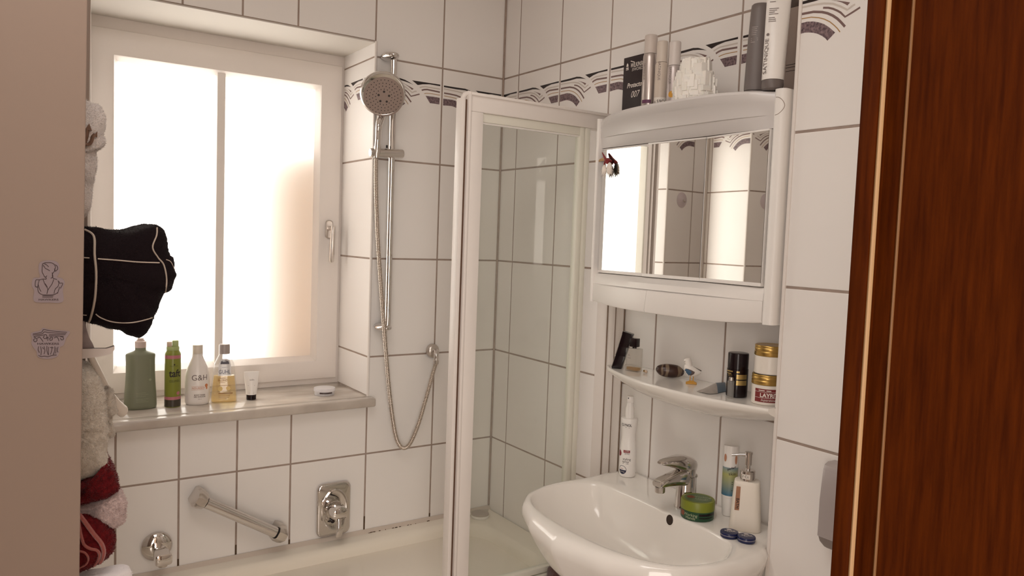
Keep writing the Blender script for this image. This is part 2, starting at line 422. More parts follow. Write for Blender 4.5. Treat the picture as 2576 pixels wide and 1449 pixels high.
# ------------------------------------------------------------------ window
wn = structure('window_1')
YS = .262
GX0, GX1, GZ0, GZ1 = -1.245, -.594, 1.146, 2.124            # opening inside the sash
def ring_frame(mb, o, i, y0, y1, bev=.003):
    (a, b, c, d), (e, f, g, h) = o, i
    q = lambda x0, x1, z0, z1, y, k: [V((x0 + k, y, z0 + k)), V((x1 - k, y, z0 + k)), V((x1 - k, y, z1 - k)), V((x0 + k, y, z1 - k))]
    mb.loft([q(a, b, c, d, y1, 0), q(a, b, c, d, y0 + bev, 0), q(a, b, c, d, y0 + bev * .3, bev * .3), q(a, b, c, d, y0, bev), q(e, f, g, h, y0, -bev), q(e, f, g, h, y0 + bev * .3, -bev * .3), q(e, f, g, h, y0 + bev, 0), q(e, f, g, h, y1, 0)], cap=False)
    return mb
ring_frame(MB(), (WL - .02, V0 + .02, SILL - .02, HEAD + .03), (-1.29, -.54, 1.105, 2.17), YS + .012, YS + .08).build('window_frame', M_PVC, wn)
sash = ring_frame(MB(), (-1.3115, -.517, 1.079, 2.203), (GX0, GX1, GZ0, GZ1), YS, YS + .07, .005).build('sash', M_PVC, wn)
mb = MB()                                                     # glazing beads and the middle bar
for k, (o_, i_) in enumerate((((GX0, GX1, GZ0, GZ1), (GX0 + .012, GX1 - .012, GZ0 + .016, GZ1 - .012)),)):
    (a, b, c, d), (e, f, g, h) = o_, i_
    q = [(a, YS + .004, c), (b, YS + .004, c), (b, YS + .004, d), (a, YS + .004, d)]; w = [(e, YS + .03, g), (f, YS + .03, g), (f, YS + .03, h), (e, YS + .03, h)]
    mb.add(q + w, [[j, (j + 1) % 4, 4 + (j + 1) % 4, 4 + j] for j in range(4)])
mb.build('glazing_bead', M_PVC, wn, smooth=False, solid=False)
MB().prism([(-.0165, 0), (-.0165, -.008), (-.0125, -.018), (.0125, -.018), (.0165, -.008), (.0165, 0)], (-.9285, YS + .032, GZ0), (1, 0, 0), (0, 1, 0), (0, 0, 1), GZ1 - GZ0).build('muntin', M_PVC, wn, smooth=False)
# frosted panes: daylight falls on them from outside and they scatter it
m = bpy.data.materials.new('frosted_glass'); m.use_nodes = True; nt = m.node_tree; N = nt.nodes; L = nt.links; N.remove(N['Principled BSDF'])
tr = N.new('ShaderNodeBsdfTranslucent'); tr.inputs['Color'].default_value = (.96, .95, .93, 1)
gl = N.new('ShaderNodeBsdfGlossy'); gl.inputs['Roughness'].default_value = .35
nz = N.new('ShaderNodeTexNoise'); nz.inputs['Scale'].default_value = 900; bpn = N.new('ShaderNodeBump'); bpn.inputs['Strength'].default_value = .2; bpn.inputs['Distance'].default_value = .0005
L.new(nz.outputs['Fac'], bpn.inputs['Height']); L.new(bpn.outputs['Normal'], gl.inputs['Normal'])
mx = N.new('ShaderNodeMixShader'); mx.inputs[0].default_value = .04; L.new(tr.outputs[0], mx.inputs[1]); L.new(gl.outputs[0], mx.inputs[2]); L.new(mx.outputs[0], N['Material Output'].inputs['Surface'])
M_FROST = m
for a, b in ((GX0 + .004, -.9285), (-.9285, GX1 - .004)):
    MB().add([(a, YS + .031, GZ0 + .004), (b, YS + .031, GZ0 + .004), (b, YS + .031, GZ1 - .004), (a, YS + .031, GZ1 - .004)], [[0, 1, 2, 3]]).build('pane', M_FROST, wn, smooth=False, solid=False)
marble = mat('marble', (.62, .56, .50), .16, spec=.5, c2=(.40, .345, .30), vscale=7, stretch=(1, 2.2, 1))
mb = MB(); mb.box((WL - .001, -.003, SILL - .03), (V0 + .001, .32, SILL), .003); mb.box((WL - .04, -.045, SILL - .03), (V0 + .014, .0, SILL), .007, seg=3); mb.build('window_sill', marble, wn)
hp = P(1, YS, 827, 577)
hd = MB(); hd.loft([[V((hp.x + x, YS - d, hp.z + z)) for x, z in rr(.0135 - e, .033 - e, .0125 - e, 6)] for d, e in ((0, 0), (.006, 0), (.009, .003))])
hn = hd.build('handle', M_STEEL, wn)
tip = P(1, YS - .04, 833, 664); top = P(1, YS - .04, 835, 573)
mb = MB(); mb.tube(smooth_path([(hp.x, YS, hp.z + .004), (hp.x, YS - .03, hp.z + .004), (hp.x + .002, YS - .04, hp.z + .003)], 5), .008, 12)
d = (tip - V((hp.x, YS - .04, hp.z + .006)))
mb.tube([V((hp.x, YS - .042, hp.z + .012)) + d * t for t in (0, .03, .5, .97, 1)], [.006, .0085, .009, .0085, .006], 14)
mb.build('lever', M_STEEL, hn)

# outside: added peach plate that dims and tints the right pane, then open sky
ext = structure('outside_light_blocker')
MB().prism([(-.83, .395), (-.585, .328), (-.55, .37), (-.80, .42)], (0, 0, 1.08), (1, 0, 0), (0, 1, 0), (0, 0, 1), .82).build('pane_shade_plate', mat('peach_plate', (.84, .60, .40), .9, var=.12, vscale=8), ext, smooth=False)

# ------------------------------------------------------------------ door frame (photographer stands in it)
wood = mat('dark_walnut_veneer', (.056, .0105, .0007), .55, spec=.04, c2=(.030, .0050, .0004), vscale=9, stretch=(34, 34, 2.2), bump=.1, bscale=60)
dr = structure('door_1')
ys = [P(0, JX, x, 724).y for x in (2131, 2182, 2190, 2576)]
mb = MB(); mb.box((JX, JY - .0128, FLOOR), (JX + .05, JY, 2.12), .0012); mb.box((JX + .012, -2.30, FLOOR), (JX + .05, JY - .0128, 2.12)); mb.build('jamb', wood, dr)
mb = MB(); mb.tube([(JX + .003, JY - .0142, FLOOR), (JX + .003, JY - .0142, 2.084)], .0017, 8); mb.build('seal', mat('seal_strip', (.30, .18, .085), .5), dr)
mb = MB(); mb.tube([(JX + .012, JY - .0262, FLOOR), (JX + .012, JY - .0262, 2.084)], .0011, 8); mb.build('seal_lip', mat('seal_dark', (.13, .055, .014), .5), dr)
mb = MB(); mb.box((JX + .05, JY - .012, FLOOR), (JX + .12, JY + .008, 2.19), .003); mb.build('architrave', wood, dr)
mb = MB(); mb.box((JL - .035, -2.30, FLOOR), (JL, JY - .013, 2.12)); mb.box((JL - .035, -2.30, 2.085), (JX + .05, JY - .0, 2.12)); mb.build('head_jamb', wood, dr)

# ------------------------------------------------------------------ bath and its fittings
def rring(x0, x1, y0, y1, r, z, n=7):
    return [V((x, y, z)) for x, y in rr((x1 - x0) / 2, (y1 - y0) / 2, r, n, (x0 + x1) / 2, (y0 + y1) / 2)]
RIM = .585
bt = thing('bathtub', 'built-in cream enamel bathtub along the window wall', 'bathtub', (-.9, -.33, FLOOR))
X0, X1, Y0, Y1 = XL + .003, -.003, -.665, -.003
mb = MB()
mb.loft([rring(X0, X1, Y0, Y1, .004, RIM - .04), rring(X0, X1, Y0, Y1, .004, RIM - .006), rring(X0 + .002, X1 - .002, Y0 + .006, Y1 - .002, .006, RIM),
         rring(X0 + .08, X1 - .085, Y0 + .085, Y1 - .052, .15, RIM), rring(X0 + .09, X1 - .095, Y0 + .095, Y1 - .062, .145, RIM - .004), rring(X0 + .10, X1 - .105, Y0 + .105, Y1 - .074, .14, RIM - .02),
         rring(X0 + .13, X1 - .125, Y0 + .13, Y1 - .10, .14, RIM - .2), rring(X0 + .18, X1 - .16, Y0 + .15, Y1 - .12, .13, RIM - .36), rring(X0 + .25, X1 - .23, Y0 + .2, Y1 - .17, .1, RIM - .41), rring(-1, -.8, -.36, -.3, .02, RIM - .415)], cap=True)
mb.build('basin_shell', M_ENAM, bt, angle=60)
mb = MB(); rc = cells([-XL - k * .2467 for k in range(8)][::-1] + [-XL], [FLOOR, .33, RIM - .042]); fT = lambda s, z, h: V((-s, -.645 - h, z))
bed(mb, rc, fT); tile_skin(mb, rc, fT); mb.build('apron', [M_TILE, M_GROUT], bt, smooth=False, solid=False)

# wall spout
c = P(1, -.003, 394, 1374); sp = thing('bath_spout', 'short chrome bath filler spout on a round flange, under the window', 'spout', c)
YN = Matrix(((1, 0, 0), (0, 0, -1), (0, 1, 0)))          # local z -> world -y
MB().lathe(c, [(.043, -.002), (.043, .003), (.040, .007), (.028, .014), (.018, .017)], 40, X=YN).build('flange', M_CHROME, sp)
e = P(1, -.135, 413, 1410)
mb = MB(); ring = []
for t, w, h in ((0, .0155, .0155), (.3, .0165, .0155), (.36, .0175, .0165), (.6, .020, .017), (.9, .0225, .017), (.985, .0215, .0155), (1, .019, .013)):
    o_ = V((c.x + (e.x - c.x) * t, c.y - .012 + (e.y - c.y + .012) * t, c.z + (e.z - c.z) * t)); r_ = .0155 if t < .33 else .008
    ring.append([o_ + V((x, 0, z)) for x, z in rr(w, h, min(r_, h - .001, w - .001), 5)])
mb.loft(ring); mb.build('spout_body', M_CHROME, sp)
MB().lathe((e.x, e.y + .022, e.z - .026), [(.011, 0), (.0125, .002), (.0125, .014)], 24).build('aerator', M_STEEL, sp)

# grab bar
ga, gb = P(1, -.058, 503, 1258), P(1, -.058, 706, 1345)
gt = thing('grab_bar', 'sloping chrome grab bar between two angular end mounts', 'grab bar', P(1, 0, 600, 1300))
gd = (gb - ga); gl_ = gd.length; gd.normalize(); gn = V((0, -1, 0)).cross(gd)
MB().tube([ga + gd * .02, gb - gd * .02], .0165, 24).build('bar', M_CHROME, gt)
for q, s_ in ((ga, 1), (gb, -1)):
    mb = MB(); rings = []
    for a_, w in ((-.014, .020), (-.008, .026), (.008, .026), (.016, .0235)):
        rings.append([q + gd * a_ * s_ + gn * x + V((0, -1, 0)) * y for x, y in [(-w, -.057), (w, -.057), (w + .002, -.01), (w * .8, .010), (w * .4, .021), (-w * .4, .021), (-w * .8, .010), (-w - .002, -.01)]])
    mb.loft(rings); en = mb.build('end_mount', M_CHROMEB, gt, angle=25)
    MB().tube([q + gd * .0158 * s_, q + gd * .0185 * s_], .0178, 24).build('collar', M_RUB, en)

# concealed mixer
c = P(1, -.003, 838, 1279); mxr = thing('bath_mixer', 'chrome single-lever bath mixer on a tall rounded wall plate', 'mixer', c)
MB().loft([[V((c.x + x, c.y - d, c.z + z)) for x, z in rr(.058 - e_, .0895 - e_, .022 - e_ * .5, 8)] for d, e_ in ((0, 0), (.006, 0), (.010, .004), (.0105, .008))]).build('wall_plate', M_CHROME, mxr, angle=50)
def ell(cx, cz, a, b, y, n=44): return [V((cx + a * math.cos(2 * PI * k / n), y, cz + b * math.sin(2 * PI * k / n))) for k in range(n)]
MB().loft([ell(c.x + .002, c.z, .045, .070, c.y - .010), ell(c.x + .002, c.z, .045, .070, c.y - .0135), ell(c.x + .002, c.z, .042, .067, c.y - .015), ell(c.x + .002, c.z, .037, .060, c.y - .012), ell(c.x + .002, c.z, .01, .01, c.y - .011)]).build('escutcheon', M_CHROME, mxr, angle=30)
b0 = V((c.x - .004, c.y, c.z + .006))
MB().lathe(b0, [(.029, .010), (.029, .028), (.027, .030)], 36, X=YN).build('sleeve', M_CHROME, mxr)
MB().lathe(b0, [(.0275, .029), (.0275, .035)], 36, X=YN).build('seal_ring', M_RUB, mxr)
body = MB().lathe(b0, [(.0285, .034), (.0285, .055), (.027, .062), (.0265, .070), (.024, .079), (.014, .083), (.004, .084)], 36, X=YN).build('lever_hub', M_CHROME, mxr)
mb = MB(); MB
lt = P(1, b0.y - .088, 851, 1352); l0 = b0 + V((.002, -.078, -.012)); rings = []
for t, w, h in ((0, .016, .008), (.2, .0125, .006), (.5, .0095, .0042), (.85, .0105, .004), (.97, .009, .003), (1, .005, .002)):
    q = l0 + (lt - l0) * t + V((0, -.006 * math.sin(t * PI), 0)); rings.append([q + V((x, y, 0)) for x, y in rr(w, h, h * .8, 4)])
mb.loft(rings); mb.build('lever', M_CHROME, mxr, angle=50)
MB().lathe(c + V((-.022, -.0115, -.028)), [(.0055, 0), (.0055, .003), (.003, .0035)], 16, X=YN).build('screw', M_STEEL, mxr)
MB().lathe(c + V((-.008, -.0115, -.035)), [(.0075, 0), (.0075, .009), (.005, .011)], 18, X=YN).build('diverter', M_BLACK, mxr)

# riser rail
BY = -.055
ra, rb_ = P(1, BY, 991, 152), P(1, BY, 975, 822)
bx, zt_, zb_ = ra.x, ra.z, rb_.z
rl = thing('shower_rail', 'vertical chrome shower rail beside the window', 'shower rail', (bx, 0, zb_))
rt = V((ra.x, BY, zt_)); rbm = V((rb_.x, BY, zb_))
MB().tube([rbm, rt], .0105, 20).build('bar', M_CHROME, rl)
for q, pc in ((rt, (981, 142)), (rbm, (963, 823))):
    o_ = P(1, -.036, *pc); mb = MB(); n = 20
    mb.loft([[o_ + V((.027 * math.cos(2 * PI * k / 28) * math.sqrt(max(0, 1 - t * t)), .044 * t, .0135 * math.sin(2 * PI * k / 28) * math.sqrt(max(0, 1 - t * t)))) for k in range(28)] for t in [-.999, -.97, -.9, -.75, -.5, -.2, .1, .4, .65, .85, .95, .999]])
    mb.build('bracket', M_CHROME, rl)
sl, sr_ = P(1, -.062, 931, 384), P(1, -.062, 1013, 387)
MB().tube([sl, sl + (sr_ - sl) * .02, sl + (sr_ - sl) * .98, sr_], [.0125, .0145, .0145, .0135], 24).build('slider', M_CHROMEB, rl)
MB().lathe(P(1, -.062, 973, 370), [(.0035, -.003), (.0035, .006)], 12).build('slider_button', M_BLACK, rl)

# hand shower in the slider
hb = P(1, -.072, 949, 378); hc = P(1, -.115, 963, 236)
hs = thing('hand_shower', 'round chrome hand shower with a dotted grey face, hung in the rail holder', 'shower head', hb)
hn_ = (CAM - hc).normalized() * .93 + V((.06, 0, -.30)); hn_.normalize()
hx = hn_.cross(V((0, 0, 1))).normalized() * -1; hy = hn_.cross(hx).normalized()
if hy.z < 0: hy = -hy
if hx.x < 0: hx = -hx
HM = Matrix((hx, hy, hn_)).transposed()
k = 1 / scale_at(hc); hr = 57 * k
mb = MB(); mb.lathe(hc, [(.002, -.036), (hr * .55, -.033), (hr * .86, -.022), (hr * .985, -.009), (hr, -.001), (hr * .985, .004), (hr * .93, .0075), (hr * .905, .006)], 56, X=HM)
hk = mb.build('head_shell', M_CHROME, hs, angle=60)
mb = MB(); dk = hc + hx * 2.5 * k - hy * 6.5 * k; fr_ = hr * .885
mb.lathe(dk + hn_ * .0042, [(.001, .002), (fr_, .002), (fr_ + .0005, -.006)], 56, X=HM)
face = mb.build('spray_plate', mat('warm_grey_plastic', (.30, .225, .195), .45), hs)
mb = MB(); HF = lambda u, v: dk + hn_ * .0068 + hx * u + hy * v
for r_, n in ((.40, 16), (.55, 20), (.70, 26), (.86, 30)):
    for j in range(n):
        a = 2 * PI * (j + (.5 if n == 20 or n == 30 else 0)) / n; mb.disc(fr_ * r_ * math.cos(a), fr_ * r_ * math.sin(a), .00165, HF, n=8)
for j in range(5):
    a = PI / 2 + 2 * PI * j / 5; mb.disc(fr_ * .27 * math.cos(a), fr_ * .27 * math.sin(a), .0037, HF, n=10)
mb.build('nozzles', mat('nozzle_rubber', (.035, .025, .022), .6), face, smooth=False, solid=False)
mb = MB(); pth = smooth_path([hc - hy * hr * .80 - hn_ * .023, hc - hy * hr * 1.04 - hn_ * .017, P(1, -.088, 953, 316), P(1, -.079, 951, 350), hb], 8)
rk = [.019, .0165, .0118, .0108, .0118]; n = len(pth)
mb.tube(pth, [rk[min(4, i // 8)] + (rk[min(4, i // 8 + 1)] - rk[min(4, i // 8)]) * (i % 8) / 8 for i in range(n)], 24, flat=.85)
mb.build('handle', M_CHROME, hs)
q = P(1, -.072, 947, 388); MB().tube([hb + V((0, 0, .012)), hb, q, q + V((0, 0, -.012))], [.0115, .0115, .0105, .009], 18).build('cone_nut', M_STEEL, hs)

# hose
pts = [(946, 398, -.072), (946, 470, -.070), (950, 590, -.066), (957, 700, -.066), (965, 810, -.078), (972, 900, -.07), (981, 1000, -.06), (993, 1085, -.052), (1004, 1118, -.05), (1018, 1127, -.048), (1033, 1113, -.046), (1053, 1065, -.044), (1075, 990, -.044), (1090, 935, -.045), (1097, 912, -.046)]
ctr = smooth_path([P(1, y, a, b) for a, b, y in pts], 60)
L_ = [0]
for a, b in zip(ctr, ctr[1:]): L_.append(L_[-1] + (b - a).length)
def along(s):
    lo, hi = 0, len(L_) - 1
    while hi - lo > 1:
        m_ = (lo + hi) // 2
        if L_[m_] <= s: lo = m_
        else: hi = m_
    t = (s - L_[lo]) / max(1e-9, L_[hi] - L_[lo]); return ctr[lo].lerp(ctr[hi], t)
n = int(L_[-1] / .0017); path = [along(L_[-1] * i / n) for i in range(n + 1)]
ho = thing('shower_hose', 'ribbed metal shower hose looping below the rail to the wall outlet', 'hose', path[n * 3 // 4])
MB().tube(path, [.0074 if i % 3 else .0058 for i in range(n + 1)], 12).build('spiral', mat('hose_metal', (.60, .53, .47), .28, metal=1), ho, angle=80)

# wall outlet
c = P(1, -.003, 1087, 882); ol = thing('hose_outlet', 'chrome elbow outlet on the tiles, where the hose ends', 'outlet', c)
MB().lathe(c, [(.0245, -.002), (.0245, .006), (.021, .013), (.013, .017)], 36, X=YN).build('rose', M_STEEL, ol)
e = P(1, -.046, 1097, 905)
MB().tube(smooth_path([c + V((0, -.012, 0)), c + V((.002, -.030, 0)), V((e.x, e.y, e.z + .019)), V((e.x, e.y, e.z + .008)), e + V((0, 0, -.003))], 5), .0092, 16).build('elbow', M_CHROME, ol)
MB().lathe(e + V((0, 0, -.016)), [(.0085, 0), (.0095, .004), (.0095, .014)], 12).build('hose_nut', M_STEEL, ol, angle=20)

# ------------------------------------------------------------------ bath screen
SY = -.6
bs = thing('bath_screen', 'white framed folding glass screen standing on the bath rim', 'shower screen', (-.3, SY, RIM))
zt = 1.990
mb = MB(); mb.box((-.503, SY - .018, 1.9445), (-.004, SY + .018, zt), .003); mb.box((-.503, SY - .024, zt - .004), (-.004, SY + .024, zt + .004), .0015); mb.build('top_rail', M_PVC, bs)
mb = MB(); mb.box((-.500, SY - .020, RIM + .002), (-.4615, SY + .018, 1.9445), .003); mb.build('hinge_stile', M_PVC, bs)
mb = MB(); mb.box((-.511, SY - .024, RIM + .002), (-.5015, SY + .010, zt - .002), .0025); mb.build('stile_lip', M_PVC, bs)
mb = MB(); mb.box((-.5225, SY - .013, RIM + .002), (-.5135, SY + .004, zt - .016), .001); mb.build('gasket', mat('brown_gasket', (.34, .235, .17), .7), bs); MB().box((-.514, SY - .0145, RIM + .002), (-.5105, SY + .004, zt - .016)).build('gasket', mat('dark_gasket', (.13, .07, .045), .8), bs)
mb = MB(); mb.box((-.533, SY - .026, RIM + .002), (-.5222, SY + .006, zt - .014), .002); mb.build('free_leaf_edge', M_PVC, bs)
mb = MB(); mb.tube([(-.526, SY - .012, zt - .02), (-.518, SY - .012, zt - .004), (-.505, SY - .012, zt + .002)], .0065, 10); mb.lathe((-.5035, SY - .012, zt - .004), [(.007, -.008), (.007, .010)], 14); mb.build('pivot', M_PVC, bs)
XR = -.1025
mb = MB(); mb.box((-.122, SY - .013, RIM + .03), (-.1045, SY + .012, 1.945), .003); mb.box((-.1035, SY - .016, RIM + .012), (-.086, SY + .014, 1.945), .003); mb.build('slide_stile', mat('screen_stile', (.74, .715, .63), .35), bs)
mb = MB(); mb.box((-.4615, SY - .011, 1.921), (-.1045, SY + .009, 1.9445), .002); mb.build('leaf_top', mat('screen_stile', 0), bs)
mb = MB(); mb.box((-.4615, SY - .013, RIM + .030), (-.1045, SY + .010, RIM + .047), .002); mb.box((-.4615, SY - .018, RIM + .002), (-.002, SY + .018, RIM + .0265), .003); mb.build('bottom_rail', mat('screen_stile', 0), bs)
MB().box((-.4625, SY - .003, RIM + .046), (-.121, SY + .003, 1.922)).build('glass', clear_mat('screen_glass', (.93, .945, .925), rough=.02, gloss=.55, haze=.035), bs, smooth=False)
mb = MB(); mb.box((-.015, -.642, RIM + .002), (-.003, -.596, 1.9445), .003); mb.build('wall_profile', M_PVC, bs)
mb = MB(); mb.box((-.006, -.7065, RIM + .002), (-.002, -.674, 1.9445), .001); mb.box((-.010, -.6735, RIM + .002), (-.002, -.643, 1.9445), .001); mb.build('cover_strip', M_PVC, bs)
mb = MB()
for y_, x_ in ((-.5935, -.004), (-.6428, -.0125), (-.6735, -.008), (-.7082, -.004)): mb.box((x_, y_ - .0011, RIM + .002), (-.001, y_ + .0011, 1.944))
mb.build('joint', mat('brown_joint', (.22, .15, .10), .8), bs, smooth=False)
MB().box((-.4615, SY - .006, 1.9165), (-.121, SY + .004, 1.9212)).build('glass_seal', M_PLAST, bs)

# small pot on the tub corner behind the glass
c = P(2, RIM, 1213, 1306); c += V((0.004, .022, 0))
pt = thing('pot', 'small round white pot with a grey lid at the tub corner behind the glass', 'pot', c)
k = 1 / scale_at(c)
MB().lathe(c, [(21 * k, 0.0005), (22 * k, .004), (22 * k, .011)], 32).build('pot_body', M_PLAST, pt)
MB().lathe(c, [(22.5 * k, .011), (22.5 * k, .015), (20 * k, .0165)], 32).build('lid', mat('pot_lid', (.42, .36, .31), .5), pt)

# ------------------------------------------------------------------ mirror cabinet over the basin
CY0, CY1, CB, CT = -.7155, -1.3325, 1.4425, 1.953
MX = -.130
cb = thing('mirror_cabinet', 'white plastic three-door mirror cabinet with bowed top and bottom, hung above the basin', 'mirror cabinet', (-.06, -1.03, CB))
def bulge(t): return max(0., 1 - abs(2 * t - 1) ** 3.2)
mb = MB(); mb.box((-.112, CY1, CB + .01), (-.003, CY0, CT - .004), .003); mb.build('carcass', M_PLAST, cb)
FY0, FY1 = -.7255, -1.3035
N_ = 40; rings = []
M_FASC = mat('fascia_plastic', (.68, .65, .64), .22, spec=.5)
for i in range(N_ + 1):
    t = i / N_; y = FY0 + (FY1 - FY0) * t; b = bulge(t)
    rings.append([V((x, y, z + (.010 * b if z > CT - .03 else 0) * (1 if x < -.1 else 0))) for x, z in ((-.02, CT), (-.128 - .045 * b, CT), (-.137 - .048 * b, CT - .003), (-.1405 - .046 * b, CT - .009), (-.1405 - .036 * b, CT - .026), (-.1395 - .035 * b, CT - .0275), (-.1385 - .022 * b, CT - .052), (-.1375 - .019 * b, CT - .0535), (-.136 - .008 * b, CT - .074), (-.134 - .003 * b, CT - .0805), (-.02, CT - .0805))])
MB().loft(rings).build('light_fascia', M_FASC, cb, angle=35)
for s_, t0, t1 in ((0, 0, .4085), (1, .4105, 1)):               # two drawer fronts below the mirrors
    rings = []
    for i in range(21):
        t = t0 + (t1 - t0) * i / 20; y = FY0 + (FY1 - FY0) * t; b = bulge(t)
        rings.append([V((x, y, z - (.010 * b if z < 1.46 else .002 * b))) for x, z in ((-.03, 1.4935), (-.141 - .018 * b, 1.4935), (-.144 - .021 * b, 1.491), (-.145 - .026 * b, 1.450), (-.142 - .027 * b, 1.4445), (-.135 - .024 * b, CB), (-.03, CB))])
    MB().loft(rings).build('drawer_front', M_PLAST, cb, angle=40)
rings = []
for i in range(25):
    t = i / 24; y = FY0 + (FY1 - FY0) * t; b = bulge(t)
    rings.append([V((x, y, z)) for x, z in ((-.03, 1.5215), (-.132, 1.5215), (-.136 - .004 * b, 1.519), (-.142 - .014 * b, 1.508), (-.143 - .017 * b, 1.4925), (-.03, 1.4925))])
MB().loft(rings).build('ledge', M_PLAST, cb, angle=40)
for ya, yb, nm in ((CY0, -.7255, 'end_panel'), (-1.3035, CY1, 'end_panel')):
    w = abs(yb - ya); mb = MB()
    mb.loft([[V((x, y, z)) for x, y in rr(.0725, w / 2, min(.011, w / 2 - .001), 5, -.0755, (ya + yb) / 2)] for z in (CB - .001, CT + .001)]); ep = mb.build(nm, M_PLAST, cb, angle=45)
epb = BVHTree.FromPolygons([tuple(V(v.co) + V(cb.location)) for v in ep.data.vertices], [list(f.vertices) for f in ep.data.polygons])
zc = 1.917; arc = [(-1.3045, .019), (-1.312, .019)] + [(-1.312 - .019 * math.sin(PI * k / 12), .019 * math.cos(PI * k / 12)) for k in range(1, 12)] + [(-1.312, -.019), (-1.3045, -.019)]
pp = []
for y, z in arc:
    h_ = epb.ray_cast(V((-1, y, zc + z)), V((1, 0, 0)))[0]
    if h_: pp.append(h_)
mb = MB(); mb.tube(pp, .0007, 6); mb.build('switch_seam', mat('seam_grey', (.28, .22, .18), .8), ep)
M_MIR = mat('mirror_silver', (.90, .895, .87), .015, metal=1)
yd = [-.7275, -.9140, -1.1065, -1.2985]
for k, (ang, hinge) in enumerate(((0, 0), (2.6, 1), (-3.6, 0))):
    a, b = yd[k], yd[k + 1]; w = a - b - .002; zz0, zz1 = 1.5235, 1.8715
    hy_ = b if hinge else a                                    # door swings about this edge
    T = Matrix.Translation((MX, hy_, 0)) @ Matrix.Rotation(math.radians(ang), 4, 'Z')
    s_ = 1 if hinge else -1; lo, hi = sorted((0, s_ * w)); lo += .001; hi -= .0
    mb = MB(T); mb.box((.0025, lo, zz0), (.014, hi, zz1), .0008)
    mb.box((-.0015, lo, zz0), (.003, hi, zz0 + .0085), .0012); mb.box((-.0015, lo, zz1 - .0045), (.003, hi, zz1), .0012)
    dd = mb.build('mirror_door', M_PLAST, cb)
    mb = MB(T); mb.box((.0, lo + .0012, zz0 + .0085), (.0026, hi - .0012, zz1 - .0045)); mb.build('mirror', M_MIR, dd, smooth=False, label='silvered mirror pane')

# ------------------------------------------------------------------ on top of the cabinet
ZT = CT + .0005
M_PBOX = mat('carton_black', (.018, .008, .010), .45)
M_WHITEINK = mat('white_ink', (.78, .72, .66), .6)
# black carton
pA = at_x(-.030, 1567, ZT); pB = V((-.030, pA.y - .105, ZT))
hB = 1 / scale_at(pA) * 165
bx_ = thing('razor_carton', 'tall black carton with white lettering, at the left end on top of the cabinet', 'box', (-.022, pA.y - .05, ZT))
T = Matrix.Translation((pA.x, pA.y, ZT)) @ Matrix.Rotation(math.radians(-90), 4, 'Z')     # local x -> world -y, local -y -> world -x
mb = MB(T); mb.box((0, 0, 0), (.105, .024, hB), .0008); mb.build('carton', M_PBOX, bx_)
mb = MB(T); fn = lambda u, v: V((u, -.0004, v))
kx = 1 / scale_at(pA) * 1.25
mb.text('WILKINSON', .0175, fn, .062, hB - .0265, shear=.25, bold=.012, maxw=.066); mb.text('SWORD', .0125, fn, .058, hB - .039, shear=.25, maxw=.05)
mb.stroke([(.030, hB - .013), (.046, hB - .0185)], .002, fn)
mb.text('Protector', .019, fn, .052, hB - .083, shear=.3, bold=.02, maxw=.070); mb.text('007', .026, fn, .052, hB - .110, shear=.3, maxw=.036)
mb.poly2([(.012, hB - .027), (.013, hB - .021), (.0165, hB - .0165), (.020, hB - .021), (.021, hB - .027)], fn); mb.box((.0115, -.0004, hB - .033), (.0215, 0, hB - .0295)); mb.box((.011, -.0004, hB - .0365), (.022, 0, hB - .0345))
mb.build('lettering', M_WHITEINK, bx_, smooth=False, solid=False)

def topped_bottle(name, label, cat, x, pxc, py_top, wpx, capfrac, mb_, mc_, ratio=1., extra=None, group=None, lean=None):
    p = at_x(x, pxc, ZT); k = 1 / scale_at(p); r = wpx * k / 2
    q = P(0, x, pxc, py_top); h = q.z - ZT
    t = thing(name, label, cat, p, group)
    T = facing(p) if lean is None else facing(p) @ Matrix.Rotation(math.radians(lean), 4, 'Y')
    zc_ = h * (1 - capfrac)
    MB(T).lathe((0, 0, 0), [(r * .93, .001), (r, .004), (r, zc_ - .012), (r * .97, zc_ - .005), (r * .9, zc_ - .001)], 36, sy=ratio).build('tube_body', mb_, t)
    MB(T).lathe((0, 0, 0), [(r * .885, zc_), (r * .885, h - .004), (r * .86, h - .001), (r * .8, h)], 36, sy=ratio).build('cap', mc_, t)
    return t, T, r, h, zc_
M_SILV = mat('silver_lacquer', (.56, .50, .475), .3, metal=.75); M_CAPG = mat('cap_beige_grey', (.60, .53, .485), .4)
M_GINK = mat('grey_ink', (.20, .16, .15), .6)
def side_word(T, r, z, word, size, m, t, rot=-PI / 2, u=0., ratio=1., maxw=None):
    mb = MB(T); mb.text(word, size, cylmap(r, sy=ratio), u, z, rot=rot, maxw=maxw); return mb.build('lettering', m, t, smooth=False, solid=False)
t, T, r, h, zc_ = topped_bottle('hair_tube', 'tallest silver tube with a purple base mark, in front of the black carton', 'tube', -.125, 1633, 91, 36, .24, M_SILV, M_CAPG, group='slim tubes on the cabinet')
side_word(T, r, h * .52, 'SATINIQUE', .0085, M_GINK, t, u=-r * .85)
mb = MB(T); mb.patch(cylmap(r), -r * 1.0, r * .35, .022, .031, 8); mb.build('base_mark', mat('plum_print', (.13, .035, .09), .5), t, solid=False)
t, T, r, h, zc_ = topped_bottle('hair_tube', 'slim cream tube between two silver ones, with a white price strip at its foot', 'tube', -.125, 1662, 106, 31, .305, mat('cream_tube', (.62, .53, .45), .35), mat('cap_beige', (.64, .56, .49), .4), group='slim tubes on the cabinet')
side_word(T, r, h * .56, 'SATINIQUE', .0095, M_GINK, t, u=-r * .35)
mb = MB(T); mb.patch(cylmap(r), -r * 1.3, r * 1.3, .012, .032, 14); tg = mb.build('price_strip', M_WHITEINK, t, solid=False)
